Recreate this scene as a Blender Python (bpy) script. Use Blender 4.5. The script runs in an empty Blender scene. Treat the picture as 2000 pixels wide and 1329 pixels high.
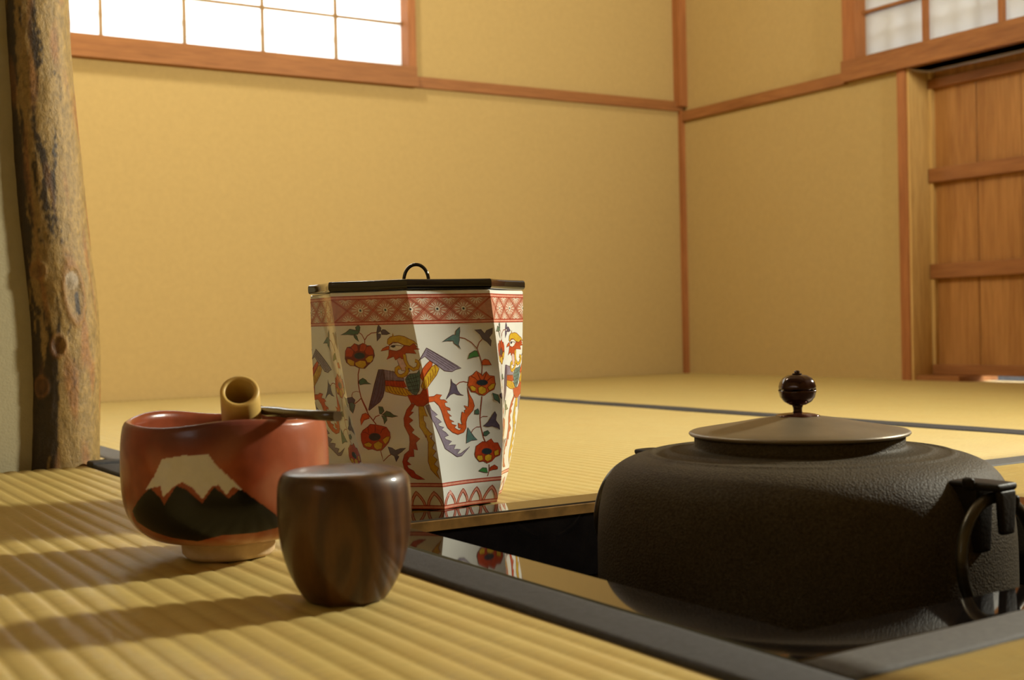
import bpy, bmesh, math, random
from mathutils import Vector, Matrix, noise
random.seed(7)
PI = math.pi
scene = bpy.context.scene
COL = scene.collection

# ------------------------------------------------------------------ camera
YAW, PITCH, ROLL, FPX = 0.5583, -0.0116, -0.0219, 2473.8
CAM = Vector((-0.5441, -0.5510, 0.1274))
fw = Vector((math.sin(YAW)*math.cos(PITCH), math.cos(YAW)*math.cos(PITCH), math.sin(PITCH)))
rt = Vector((math.cos(YAW), -math.sin(YAW), 0))
up = rt.cross(fw)
r2 = rt*math.cos(ROLL) + up*math.sin(ROLL)
u2 = up*math.cos(ROLL) - rt*math.sin(ROLL)
cam = bpy.data.cameras.new('camera')
cam.sensor_width = 36.0
cam.lens = FPX/2000*36.0
cam.clip_start = 0.02
cam.dof.use_dof = True
cam.dof.focus_distance = 0.90
cam.dof.aperture_fstop = 13.0
camo = bpy.data.objects.new('camera', cam)
camo.matrix_world = Matrix(((r2.x, u2.x, -fw.x, CAM.x), (r2.y, u2.y, -fw.y, CAM.y), (r2.z, u2.z, -fw.z, CAM.z), (0, 0, 0, 1)))
COL.objects.link(camo)
scene.camera = camo
FW = Vector((math.sin(YAW), math.cos(YAW), 0))      # horizontal view direction
RT = rt

# ------------------------------------------------------------------ world, lights, exposure
w = bpy.data.worlds.new('overcast_sky'); scene.world = w; w.use_nodes = True
bg = w.node_tree.nodes['Background']
bg.inputs[0].default_value = (0.86, 0.93, 1.0, 1)
bg.inputs[1].default_value = 11.0
scene.view_settings.view_transform = 'Standard'
scene.view_settings.look = 'None'
scene.view_settings.gamma = 1.0
scene.view_settings.use_curve_mapping = False
scene.view_settings.exposure = 0.0

def light(name, kind, loc, energy, color, size, aim=None):
    l = bpy.data.lights.new(name, kind); l.energy = energy; l.color = color
    if kind == 'POINT': l.shadow_soft_size = size
    else:
        l.shape = 'DISK'; l.size = size
    o = bpy.data.objects.new(name, l); o.location = loc
    if aim is not None:
        o.rotation_euler = (Vector(aim)-Vector(loc)).to_track_quat('-Z', 'Y').to_euler()
    COL.objects.link(o); return o
WARM = (1.0, 0.965, 0.80)
light('standing_lamp_light', 'AREA', (1.25, -0.20, 0.76), 60.0, WARM, 0.16, (1.25-0.9, -0.20+0.38, 0.76+0.36))
light('hanging_lamp_light', 'POINT', (-0.36, 1.10, 1.62), 64.0, WARM, 0.12)

# ------------------------------------------------------------------ helpers
def obj(name, me, mats=None, parent=None, smooth=False):
    o = bpy.data.objects.new(name, me); COL.objects.link(o)
    if mats is not None:
        for m in (mats if isinstance(mats, (list, tuple)) else [mats]): me.materials.append(m)
    if parent is not None: o.parent = parent
    if smooth:
        for p in me.polygons: p.use_smooth = True
    return o
def tag(o, label=None, cat=None, group=None, kind=None):
    if label: o['label'] = label
    if cat: o['category'] = cat
    if group: o['group'] = group
    if kind: o['kind'] = kind
    return o
def empty(name, loc, label, cat, group=None):
    o = bpy.data.objects.new(name, None); o.location = loc; o.empty_display_size = 0.02
    COL.objects.link(o); return tag(o, label, cat, group)
def mesh_from(name, verts, faces):
    me = bpy.data.meshes.new(name); me.from_pydata([tuple(v) for v in verts], [], faces); me.update(); return me
def bm_mesh(bm, name, recalc=True):
    if recalc: bmesh.ops.recalc_face_normals(bm, faces=bm.faces)
    me = bpy.data.meshes.new(name); bm.to_mesh(me); bm.free(); return me
def box_bm(x0, x1, y0, y1, z0, z1, bevel=0.0, seg=2, bm=None):
    own = bm is None
    if own: bm = bmesh.new()
    vs = [bm.verts.new((x, y, z)) for x in (x0, x1) for y in (y0, y1) for z in (z0, z1)]
    F = [(0,1,3,2),(4,6,7,5),(0,4,5,1),(2,3,7,6),(0,2,6,4),(1,5,7,3)]
    fs = [bm.faces.new([vs[i] for i in f]) for f in F]
    if bevel > 0:
        es = list({e for f in fs for e in f.edges})
        bmesh.ops.bevel(bm, geom=es, offset=bevel, segments=seg, affect='EDGES', profile=0.5)
    return bm
def box(name, x0, x1, y0, y1, z0, z1, mat, parent=None, bevel=0.0, seg=2):
    return obj(name, bm_mesh(box_bm(x0, x1, y0, y1, z0, z1, bevel, seg), name), mat, parent)
def struct(o): o['kind'] = 'structure'; return o
def lathe_me(name, prof, n=64, fn=None, close=True):
    """prof: list of (r,z). r==0 at the ends closes with a pole."""
    verts, faces, rows = [], [], []
    for (r, z) in prof:
        if r < 1e-7: rows.append([len(verts)]); verts.append((0, 0, z))
        else:
            row = []
            for i in range(n):
                a = 2*PI*i/n; rr, zz = (r, z) if fn is None else fn(r, z, a)
                row.append(len(verts)); verts.append((rr*math.cos(a), rr*math.sin(a), zz))
            rows.append(row)
    for A, B in zip(rows[:-1], rows[1:]):
        for i in range(n):
            j = (i+1) % n
            if len(A) == 1 and len(B) == 1: continue
            if len(A) == 1: faces.append((A[0], B[j], B[i]))
            elif len(B) == 1: faces.append((A[i], A[j], B[0]))
            else: faces.append((A[i], A[j], B[j], B[i]))
    me = mesh_from(name, verts, faces)
    bm = bmesh.new(); bm.from_mesh(me); bmesh.ops.recalc_face_normals(bm, faces=bm.faces); bm.to_mesh(me); bm.free()
    return me
def spline(prof, k=6):
    """Catmull-Rom through profile points"""
    P = [Vector(p) for p in prof]; out = []
    for i in range(len(P)-1):
        p0 = P[max(i-1, 0)]; p1 = P[i]; p2 = P[i+1]; p3 = P[min(i+2, len(P)-1)]
        for j in range(k):
            t = j/k
            out.append(0.5*((2*p1)+(p2-p0)*t+(2*p0-5*p1+4*p2-p3)*t*t+(3*p1-p0-3*p2+p3)*t**3))
    out.append(P[-1])
    return [tuple(max(c, 0.0) if ci == 0 and len(q) == 2 else c for ci, c in enumerate(q)) for q in out]
def tube_me(name, pts, rad, n=12, caps=True):
    pts = [Vector(p) for p in pts]; m = len(pts)
    rs = rad if isinstance(rad, (list, tuple)) else [rad]*m
    verts, faces = [], []
    t0 = (pts[1]-pts[0]).normalized()
    nrm = t0.orthogonal().normalized()
    for i in range(m):
        t = ((pts[min(i+1, m-1)]-pts[max(i-1, 0)])).normalized()
        nrm = (nrm - t*nrm.dot(t)).normalized(); b = t.cross(nrm)
        for k in range(n):
            a = 2*PI*k/n; verts.append(pts[i]+(nrm*math.cos(a)+b*math.sin(a))*rs[i])
    for i in range(m-1):
        for k in range(n):
            k2 = (k+1) % n
            faces.append((i*n+k, i*n+k2, (i+1)*n+k2, (i+1)*n+k))
    if caps:
        faces.append(tuple(range(n-1, -1, -1))); faces.append(tuple(range((m-1)*n, m*n)))
    return mesh_from(name, verts, faces)
def rot_me(me, M):
    me.transform(M); return me

# ------------------------------------------------------------------ materials
def newmat(name):
    m = bpy.data.materials.new(name); m.use_nodes = True
    nt = m.node_tree; b = nt.nodes['Principled BSDF']
    return m, nt, b
def N(nt, t, **kw):
    n = nt.nodes.new(t)
    for k, v in kw.items(): setattr(n, k, v)
    return n
def coords(nt, scale=(1, 1, 1), rot=(0, 0, 0)):
    tc = N(nt, 'ShaderNodeTexCoord'); mp = N(nt, 'ShaderNodeMapping')
    mp.inputs['Scale'].default_value = scale; mp.inputs['Rotation'].default_value = rot
    nt.links.new(tc.outputs['Object'], mp.inputs[0]); return mp.outputs[0]
def nz(nt, vec, scale, detail=4, rough=0.55, dist=0.0):
    n = N(nt, 'ShaderNodeTexNoise'); n.inputs['Scale'].default_value = scale
    n.inputs['Detail'].default_value = detail; n.inputs['Roughness'].default_value = rough
    n.inputs['Distortion'].default_value = dist
    nt.links.new(vec, n.inputs['Vector']); return n.outputs['Fac']
def ramp(nt, fac, stops):
    r = N(nt, 'ShaderNodeValToRGB'); e = r.color_ramp.elements
    while len(e) < len(stops): e.new(0.5)
    for el, (p, c) in zip(e, stops): el.position = p; el.color = (*c, 1)
    nt.links.new(fac, r.inputs[0]); return r.outputs[0]
def bump(nt, b, h, strength, dist):
    n = N(nt, 'ShaderNodeBump'); n.inputs['Strength'].default_value = strength; n.inputs['Distance'].default_value = dist
    nt.links.new(h, n.inputs['Height']); nt.links.new(n.outputs[0], b.inputs['Normal']); return n
def mixc(nt, fac, a, b_, mode='MIX'):
    n = N(nt, 'ShaderNodeMix', data_type='RGBA', blend_type=mode)
    if isinstance(fac, (int, float)): n.inputs['Factor'].default_value = fac
    else: nt.links.new(fac, n.inputs['Factor'])
    for s, v in (('A', a), ('B', b_)):
        sock = [i for i in n.inputs if i.name == s and i.type == 'RGBA'][0]
        if isinstance(v, tuple): sock.default_value = (*v, 1)
        else: nt.links.new(v, sock)
    return [o for o in n.outputs if o.type == 'RGBA'][0]
def plain(name, col, rough=0.5, metal=0.0, coat=0.0, var=0.12, scale=60, bmp=0.0, bscale=200, spec=0.5):
    m, nt, b = newmat(name); v = coords(nt)
    f = nz(nt, v, scale)
    c = ramp(nt, f, [(0.3, tuple(x*(1-var) for x in col)), (0.7, tuple(min(1, x*(1+var)) for x in col))])
    nt.links.new(c, b.inputs['Base Color'])
    b.inputs['Roughness'].default_value = rough; b.inputs['Metallic'].default_value = metal
    b.inputs['Coat Weight'].default_value = coat; b.inputs['Coat Roughness'].default_value = 0.04
    b.inputs['Specular IOR Level'].default_value = spec
    if bmp > 0: bump(nt, b, nz(nt, v, bscale), bmp, 0.001)
    return m
def wood(name, dark, light_, axis='X', scale=1.0, rough=0.55, ring=9.0, spec=0.18):
    m, nt, b = newmat(name)
    s = {'X': (1.2, 14, 14), 'Y': (14, 1.2, 14), 'Z': (14, 14, 1.2)}[axis]
    v = coords(nt, tuple(q*scale for q in s))
    f1 = nz(nt, v, 2.2, 5, 0.6, 1.2)
    v2 = coords(nt, tuple(q*scale*4 for q in s)); f2 = nz(nt, v2, 3.0, 3, 0.6)
    c = ramp(nt, f1, [(0.28, dark), (0.5, tuple((a+b_)/2 for a, b_ in zip(dark, light_))), (0.72, light_)])
    c2 = mixc(nt, 0.28, c, ramp(nt, f2, [(0.35, tuple(x*0.6 for x in dark)), (0.65, light_)]))
    nt.links.new(c2, b.inputs['Base Color']); b.inputs['Roughness'].default_value = rough
    b.inputs['Specular IOR Level'].default_value = spec
    bump(nt, b, f2, 0.15, 0.0006)
    return m
def tatami(name, axis, base=(0.58, 0.435, 0.150)):
    """woven rush: fine rushes run across the ribs"""
    m, nt, b = newmat(name)
    fine = (60, 900, 60) if axis == 'Y' else (900, 60, 60)
    v = coords(nt, fine); f = nz(nt, v, 1.0, 2, 0.6)
    v2 = coords(nt, (1, 1, 1)); f2 = nz(nt, v2, 22, 4, 0.6); f3 = nz(nt, v2, 3.0, 2)
    lo = tuple(x*0.72 for x in base); hi = tuple(x*1.18 for x in base)
    c = ramp(nt, f, [(0.3, lo), (0.7, hi)])
    c = mixc(nt, 0.35, c, ramp(nt, f2, [(0.35, (base[0]*0.95, base[1]*0.82, base[2]*0.7)), (0.65, (base[0]*1.02, base[1]*1.06, base[2]*1.1))]))
    c = mixc(nt, 0.25, c, ramp(nt, f3, [(0.3, (base[0]*0.85, base[1]*0.9, base[2]*0.9)), (0.7, base)]))
    nt.links.new(c, b.inputs['Base Color']); b.inputs['Roughness'].default_value = 0.48
    b.inputs['Specular IOR Level'].default_value = 0.45
    b.inputs['Anisotropic'].default_value = 0.8
    tg = N(nt, 'ShaderNodeCombineXYZ'); tg.inputs[1 if axis == 'Y' else 0].default_value = 1.0    # across the rushes: round stems spread the sheen this way
    nt.links.new(tg.outputs[0], b.inputs['Tangent'])
    bump(nt, b, f, 0.35, 0.0006)
    return m
def plaster(name, col, bmp=0.25):
    m, nt, b = newmat(name); v = coords(nt)
    f = nz(nt, v, 90, 5, 0.65); f2 = nz(nt, v, 2.2, 3)
    c = ramp(nt, f, [(0.3, tuple(x*0.93 for x in col)), (0.7, tuple(x*1.05 for x in col))])
    c = mixc(nt, 0.3, c, ramp(nt, f2, [(0.3, tuple(x*0.94 for x in col)), (0.7, col)]))
    nt.links.new(c, b.inputs['Base Color']); b.inputs['Roughness'].default_value = 0.9
    b.inputs['Specular IOR Level'].default_value = 0.15
    bump(nt, b, nz(nt, v, 420, 3), bmp, 0.0008)
    return m
def paper(name, trans, dif):
    m = bpy.data.materials.new(name); m.use_nodes = True; nt = m.node_tree; nt.nodes.clear()
    out = N(nt, 'ShaderNodeOutputMaterial'); t = N(nt, 'ShaderNodeBsdfTranslucent'); d = N(nt, 'ShaderNodeBsdfDiffuse')
    v = coords(nt); f = nz(nt, v, 30, 4, 0.6)
    nt.links.new(ramp(nt, f, [(0.3, tuple(x*0.96 for x in trans)), (0.7, trans)]), t.inputs[0])
    nt.links.new(ramp(nt, f, [(0.3, tuple(x*0.96 for x in dif)), (0.7, dif)]), d.inputs[0])
    a = N(nt, 'ShaderNodeAddShader'); nt.links.new(t.outputs[0], a.inputs[0]); nt.links.new(d.outputs[0], a.inputs[1])
    nt.links.new(a.outputs[0], out.inputs[0]); return m

M_wall = plaster('ochre_plaster', (0.452, 0.315, 0.125))
M_sleeve = plaster('grey_plaster', (0.33, 0.29, 0.18), 0.5)
M_cedar = wood('red_cedar', (0.23, 0.088, 0.026), (0.37, 0.155, 0.050), 'X')
M_cedarY = wood('red_cedar_y', (0.23, 0.088, 0.026), (0.37, 0.155, 0.050), 'Y')
M_cedarZ = wood('red_cedar_z', (0.27, 0.095, 0.028), (0.42, 0.165, 0.055), 'Z')
M_pale = wood('pale_pine', (0.50, 0.29, 0.09), (0.70, 0.46, 0.17), 'Z')
M_board = wood('door_board_wood', (0.30, 0.125, 0.03), (0.46, 0.22, 0.065), 'Z')
M_ceil = wood('ceiling_board_wood', (0.16, 0.11, 0.06), (0.26, 0.19, 0.11), 'Y')
M_kumiko = wood('muntin_wood', (0.26, 0.14, 0.05), (0.40, 0.24, 0.09), 'Z')
M_paper1 = paper('bright_shoji_paper', (0.62, 0.63, 0.62), (0.28, 0.27, 0.25))
M_paper2 = paper('shaded_shoji_paper', (0.25, 0.25, 0.25), (0.42, 0.40, 0.36))  # low transmission stands in for the eaves' shade on this window
M_tatY = tatami('rush_weave_lengthwise', 'Y')
M_tatF = tatami('rush_weave_far', 'Y', (0.50, 0.38, 0.135))  # darker copy of the rush colour, offsets strong lamp light on the far mats
M_tatX = tatami('rush_weave_crosswise', 'X', (0.37, 0.265, 0.085))  # base darkened to stand in for the weaker sheen of these rushes
M_heri = plain('black_border_cloth', (0.032, 0.032, 0.036), 0.75, var=0.25, scale=300, bmp=0.5, bscale=1500)
M_herig = plain('grey_border_cloth', (0.075, 0.072, 0.070), 0.7, var=0.2, scale=300, bmp=0.5, bscale=1500)
M_lacq = plain('black_lacquer', (0.006, 0.005, 0.005), 0.045, coat=0.6, var=0.3)
M_earth = plain('sooty_clay', (0.012, 0.011, 0.010), 0.95, var=0.4, bmp=0.5)
M_ash = plain('pale_ash', (0.16, 0.155, 0.15), 1.0, var=0.3, bmp=0.8, bscale=80)
M_ground = plain('outdoor_gravel', (0.06, 0.058, 0.058), 1.0, var=0.2)

# ================================================================== THE ROOM
XW, YW, CZ = 1.482, 1.8794, 2.05
XL, YF, TH = -1.75, -1.75, 0.09

def multi_box(name, boxes, mat, parent=None):
    bm = bmesh.new()
    for b in boxes: box_bm(*b, bm=bm)
    return obj(name, bm_mesh(bm, name), mat, parent)

# sub-floor with the square opening of the sunken hearth
HO = 0.184
tag(struct(multi_box('floor', [
    (XL, -HO, YF, YW, -0.06, -0.052), (HO, XW, YF, YW, -0.06, -0.052),
    (-HO, HO, HO, YW, -0.06, -0.052), (-HO, HO, YF, -HO, -0.06, -0.052)], M_ceil)), 'bare boards under the woven mats', 'floor')
tag(struct(box('ceiling', XL, XW+TH, YF, YW+TH, CZ, CZ+0.05, M_ceil)), 'brown board ceiling above the tea room', 'ceiling')

# back wall with the bright window opening
WX0, WX1, WZ0, WZ1 = -0.57, 0.7215, 0.6875, 1.18
tag(struct(multi_box('wall_back', [
    (XL, XW+TH, YW, YW+TH, -0.06, WZ0), (XL, XW+TH, YW, YW+TH, WZ1, CZ),
    (XL, WX0, YW, YW+TH, WZ0, WZ1), (WX1, XW+TH, YW, YW+TH, WZ0, WZ1)], M_wall)), 'ochre plaster wall behind the water jar', 'wall')
# right wall with window and crawl door openings
RY0, RY1, RZ0, RZ1 = -0.10, 1.304, 0.666, 1.18
DY0, DY1, DZ1 = 0.56, 1.177, 0.6226
tag(struct(multi_box('wall_right', [
    (XW, XW+TH, DY1, YW, -0.06, DZ1), (XW, XW+TH, YF, DY0, -0.06, DZ1), (XW, XW+TH, DY0, DY1, -0.06, -0.002),
    (XW, XW+TH, YF, YW, DZ1, RZ0), (XW, XW+TH, YF, YW, RZ1, CZ),
    (XW, XW+TH, RY1, YW, RZ0, RZ1), (XW, XW+TH, YF, RY0, RZ0, RZ1)], M_wall)), 'ochre plaster wall around the low wooden door', 'wall')
LY0, LY1, LZ0, LZ1 = -0.90, -0.38, 0.52, 0.80
tag(struct(multi_box('wall_left', [(XL-TH, XL, YF, YW+TH, -0.06, LZ0), (XL-TH, XL, YF, YW+TH, LZ1, CZ),
    (XL-TH, XL, YF, LY0, LZ0, LZ1), (XL-TH, XL, LY1, YW+TH, LZ0, LZ1)], M_wall)), 'ochre plaster wall at the left end of the room', 'wall')
tag(struct(box('wall_front', XL-TH, XW+TH, YF-TH, YF, -0.06, CZ, M_wall)), 'ochre plaster wall behind the viewer', 'wall')
# short sleeve wall that ends at the trunk pillar
tag(struct(box('wall_sleeve', XL, -0.262, 0.736, 0.772, -0.01, CZ, M_sleeve)), 'grey plaster sleeve wall left of the bark pillar', 'wall')

# --- cedar trims
tag(struct(multi_box('trim_1', [(WX0-0.03, 0.739, YW-0.022, YW+0.0, 0.6437, 0.6655), (WX0-0.03, 0.739, YW-0.016, YW+0.05, 0.6655, WZ0)], M_cedar)), 'red cedar sill under the bright window', 'trim')
tag(struct(box('trim_2', 0.739, XW-0.003, YW-0.010, YW+0.01, 0.6450, 0.6685, M_cedar)), 'thin red cedar rail along the back wall', 'trim')
tag(struct(box('trim_3', XW-0.010, XW+0.01, 1.336, YW-0.012, 0.6200, 0.6440, M_cedarY)), 'thin red cedar rail on the right wall beside the corner', 'trim')
tag(struct(box('trim_4', XW-0.018, XW+0.05, RY0-0.03, 1.338, DZ1, RZ0, M_cedarY)), 'red cedar lintel between the door and the cream window', 'trim')
tag(struct(multi_box('trim_5', [(XW-0.024, XW+0.004, YW-0.024, YW+0.004, 0.655, CZ)], M_cedarZ)), 'red cedar corner post above the rails', 'trim')
tag(struct(multi_box('trim_6', [(XW-0.012, XW+0.004, YW-0.012, YW+0.004, -0.05, 0.645)], M_cedarZ)), 'narrow red cedar corner post below the rails', 'trim')
tag(struct(box('trim_7', XW-0.008, XW+0.01, DY1, DY1+0.022, -0.05, DZ1, M_cedarZ)), 'red cedar face of the door jamb', 'trim')
tag(struct(box('trim_8', XW-0.004, XW+0.068, DY1-0.005, DY1+0.002, -0.05, DZ1, M_pale)), 'pale pine reveal inside the low doorway', 'trim')

# --- window 1 (back wall): paper panes in a thin wooden grid
def wroot(name, loc, label):
    o = empty(name, loc, label, 'window'); o['kind'] = 'structure'; return o
W1 = wroot('window_1', (0, 0, 0), 'bright white paper window high in the back wall')
box('frame_stile', WX1-0.0015, 0.7387, YW-0.014, YW+0.03, 0.6655, WZ1+0.02, M_cedarZ, W1)
box('frame_stile', WX0-0.018, WX0, YW-0.014, YW+0.03, 0.6655, WZ1+0.02, M_cedarZ, W1)
box('frame_rail', WX0-0.018, 0.7387, YW-0.014, YW+0.03, WZ1, WZ1+0.02, M_cedar, W1)
VX = [0.0804+0.1612*k for k in range(-4, 4)]
HZ = [0.7835+0.0985*k for k in range(4)]
PY = YW+0.020
for x in VX: box('muntin', x-0.0027, x+0.0027, PY-0.010, PY-0.0008, WZ0, WZ1, M_kumiko, W1)
for z in HZ: box('muntin', WX0, WX1, PY-0.0085, PY-0.0004, z-0.0026, z+0.0026, M_kumiko, W1)
ex = [WX0]+VX+[WX1]; ez = [WZ0]+HZ+[WZ1]
for i in range(len(ex)-1):
    for j in range(len(ez)-1):
        box('pane', ex[i], ex[i+1], PY, PY+0.0006, ez[j], ez[j+1], M_paper1, W1)
# rough bamboo bars of the outer lattice, a hand's breadth behind the paper
M_bamb_out = plain('weathered_bamboo', (0.10, 0.085, 0.06), 0.8)
for z in (0.735, 0.885, 1.035):
    pts = [(WX0-0.05+0.05*k, PY+0.050, z+0.0015*math.sin(k*1.7)) for k in range(29)]
    obj('outer_bar', tube_me('outer_bar', pts, [0.0045+0.0015*(k % 4 == 0) for k in range(29)], 8), M_bamb_out, W1, True)
for x in (0.692, 0.2, -0.3):
    box('outer_bar', x-0.006, x+0.006, PY+0.045, PY+0.06, WZ0-0.02, WZ1+0.02, M_bamb_out, W1)
for x in VX[3:]:
    box('outer_bar', x-0.0042, x+0.0042, PY+0.0012, PY+0.010, 0.7305, 0.7425, M_bamb_out, W1, 0.002)

# --- window 2 (right wall)
W2 = wroot('window_2', (0, 0, 0), 'dim cream paper window above the low wooden door')
box('frame_stile', XW-0.014, XW+0.03, RY1-0.0015, 1.336, 0.6435, RZ1+0.02, M_cedarZ, W2)
box('frame_stile', XW-0.014, XW+0.03, RY0-0.03, RY0, RZ0, RZ1+0.02, M_cedarZ, W2)
box('frame_rail', XW-0.014, XW+0.03, RY0-0.03, 1.336, RZ1, RZ1+0.02, M_cedarY, W2)
VY = [1.1415-0.1755*k for k in range(7)]
HZ2 = [0.7636+0.098*k for k in range(4)]
PX = XW+0.020
for y in VY: box('muntin', PX-0.013, PX-0.0008, y-0.0042, y+0.0042, RZ0, RZ1, M_cedarZ, W2)
for z in HZ2: box('muntin', PX-0.0105, PX-0.0004, RY0, RY1, z-0.0030, z+0.0030, M_cedarY, W2)
ey = sorted([RY0]+VY+[RY1]); ez2 = [RZ0]+HZ2+[RZ1]
for i in range(len(ey)-1):
    for j in range(len(ez2)-1):
        box('pane', PX, PX+0.0006, ey[i], ey[i+1], ez2[j], ez2[j+1], M_paper2, W2)
for y in [RY1-0.0075-0.0545*k for k in range(26)]: box('outer_bar', PX+0.012, PX+0.020, y-0.005, y+0.005, RZ0, RZ1, M_bamb_out, W2)
for z in [RZ0+0.004+0.044*k for k in range(12)]: box('outer_bar', PX+0.020, PX+0.028, RY0, RY1, z-0.005, z+0.005, M_bamb_out, W2)

# --- window 3 (left wall, out of view): added to bring cool fill light to the near side
W3 = wroot('fill_window', (0, 0, 0), 'added unseen paper window in the left wall for fill light')
box('frame_rail', XL-0.03, XL+0.012, LY0-0.02, LY1+0.02, LZ0-0.02, LZ0, M_cedarY, W3)
box('frame_rail', XL-0.03, XL+0.012, LY0-0.02, LY1+0.02, LZ1, LZ1+0.02, M_cedarY, W3)
for y0 in (LY0-0.02, LY1): box('frame_stile', XL-0.03, XL+0.012, y0, y0+0.02, LZ0, LZ1, M_cedarZ, W3)
for k in range(1, 4): box('muntin', XL-0.020, XL-0.012, LY0+k*0.13-0.002, LY0+k*0.13+0.002, LZ0, LZ1, M_kumiko, W3)
for k in range(1, 4): box('muntin', XL-0.020, XL-0.012, LY0, LY1, LZ0+k*0.07-0.002, LZ0+k*0.07+0.002, M_kumiko, W3)
for i in range(4):
    for j in range(4):
        box('pane', XL-0.0210, XL-0.0204, LY0+i*0.13, LY0+(i+1)*0.13, LZ0+j*0.07, LZ0+(j+1)*0.07, M_paper1, W3)

# --- low crawl door
D1 = empty('door_1', (1.54, 0.87, 0.0), 'low board door with horizontal battens in the right wall', 'door'); D1['kind'] = 'structure'
def dpart(name, x0, x1, y0, y1, z0, z1, mat, bev=0.0):
    return box(name, x0-1.54, x1-1.54, y0-0.87, y1-0.87, z0, z1, mat, D1, bev)
yy = DY1-0.005; k = 0
bw = [0.108, 0.100, 0.112, 0.104, 0.108, 0.1]
while yy > DY0+0.001:
    y0 = max(yy-bw[k % 6], DY0)
    dpart('board', 1.5440+0.0006*(k % 2), 1.556, y0+0.0008, yy-0.0008, 0.011, 0.62, M_board); yy = y0; k += 1
for z0, z1 in ((0.396, 0.4245), (0.203, 0.232)):
    dpart('batten', 1.530, 1.5442, DY0, DY1-0.006, z0, z1, M_cedarY, 0.0015)
dpart('bottom_rail', 1.532, 1.5442, DY0, DY1-0.006, 0.0095, 0.030, M_cedarY, 0.0015)
dpart('top_rail', 1.532, 1.5442, DY0, DY1-0.006, 0.585, 0.604, M_cedarY, 0.0015)
dpart('stile', 1.534, 1.5442, DY1-0.014, DY1-0.0055, 0.0095, 0.62, M_pale)
tag(struct(box('trim_9', 1.484, 1.60, 1.068, DY1-0.005, -0.002, 0.0093, M_cedarY)), 'dark wooden stop under the low door', 'trim')
tag(struct(box('outdoor_ground', XW+TH, 6.0, -4.0, 6.0, -0.30, -0.06, M_ground)), 'grey gravel outside the low door', 'ground')
tag(struct(box('sky_block_wall', 2.30, 2.42, -1.0, 3.0, -0.06, 0.42, M_ground)), 'added low grey wall blocking the sky outside the low door', 'wall')  # added to keep bright bare sky out of the gap under the door

# ================================================================== TATAMI MATS
RIB = 0.0131
def mat_surface(name, x0, x1, y0, y1, axis, mat, parent, notch=None, detail=7, ztop=0.0, depth=0.00095, seed=0.0):
    """ribbed woven cover; ribs run along axis"""
    verts, faces = [], []
    a0, a1, l0, l1 = (x0, x1, y0, y1) if axis == 'Y' else (y0, y1, x0, x1)
    n = int((a1-a0)/RIB)+1
    A = []
    for i in range(n):
        for j in range(detail):
            a = a0+(i+j/detail)*RIB
            if a < a1: A.append(a)
    A.append(a1)
    L = max(2, int((l1-l0)/0.03)); rows = []
    for a in A:
        ph = ((a-a0)/RIB) % 1.0
        lo = l0
        if notch: lo = notch(a) if notch(a) is not None else l0
        row = []
        for k in range(L+1):
            l = lo+(l1-lo)*k/L
            wob = noise.noise((a*40+seed, l*14, seed))*0.06
            p2 = (ph+wob*min(1, 6*ph, 6*(1-ph)))
            h = math.sin(PI*max(0.0, min(1.0, p2)))**0.62
            z = ztop-depth+depth*h+noise.noise((a*9, l*9, 3.1+seed))*0.0005
            row.append(len(verts)); verts.append((a, l, z) if axis == 'Y' else (l, a, z))
        rows.append(row)
    for r0, r1 in zip(rows[:-1], rows[1:]):
        for k in range(L):
            f = (r0[k], r1[k], r1[k+1], r0[k+1])
            faces.append(f if axis == 'Y' else f[::-1])
    # skirt down to the boards
    def skirt(seq):
        base = len(verts)
        for i in seq: v = verts[i]; verts.append((v[0], v[1], -0.052))
        for i in range(len(seq)-1): faces.append((seq[i], seq[i+1], base+i+1, base+i))
    skirt([r[0] for r in rows]); skirt([r[-1] for r in rows]); skirt(rows[0]); skirt(rows[-1])
    return obj(name, mesh_from(name, verts, faces), mat, parent, True)
def border(parent, x0, x1, y0, y1, mat, z=0.0006, name='cloth_border'):
    """cloth edging: a soft folded strip that runs along its longer side"""
    along = 'Y' if (y1-y0) > (x1-x0) else 'X'
    a0, a1, l0, l1 = (x0, x1, y0, y1) if along == 'Y' else (y0, y1, x0, x1)
    L = max(4, int((l1-l0)/0.02)); verts, faces = [], []
    prof = [(0.0, -0.052), (0.0, -0.0016), (0.04, -0.0002), (0.12, 0.0), (0.5, 0.0003), (0.88, 0.0), (0.96, -0.0002), (1.0, -0.0016), (1.0, -0.052)]
    n = len(prof)
    for k in range(L+1):
        l = l0+(l1-l0)*k/L
        for (t, h) in prof:
            a = a0+(a1-a0)*t+noise.noise((l*25, t*3, a0))*0.0005
            zz = z+h+(noise.noise((l*18, t*4, a0*7))*0.0004 if h > -0.01 else 0)
            verts.append((a, l, zz) if along == 'Y' else (l, a, zz))
    for k in range(L):
        for j in range(n-1):
            f = (k*n+j, k*n+j+1, (k+1)*n+j+1, (k+1)*n+j)
            faces.append(f if along == 'Y' else f[::-1])
    faces.append(tuple(range(n-1, -1, -1))); faces.append(tuple(range(L*n, (L+1)*n)))
    me = mesh_from(name, verts, faces)
    bm = bmesh.new(); bm.from_mesh(me); bmesh.ops.recalc_face_normals(bm, faces=bm.faces); bm.to_mesh(me); bm.free()
    return obj(name, me, mat, parent, True)
G_T = 'tatami mats of the tea room'
T1 = empty('tatami_mat', (0, 0, 0), 'ribbed straw mat in the foreground carrying the tea bowl and caddy', 'tatami mat', G_T)
mat_surface('woven_cover', -0.244-RIB*66, -0.2440, -1.05, 0.712, 'Y', M_tatY, T1)
border(T1, -0.2445, -0.2135, -1.05, 0.705, M_heri, 0.0022)
fold = box('border_fold', -0.2455, -0.2130, 0.690, 0.7135, -0.02, 0.0048, M_heri, T1, 0.0022, 3); fold['label'] = 'folded black border end at the mat corner'
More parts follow.
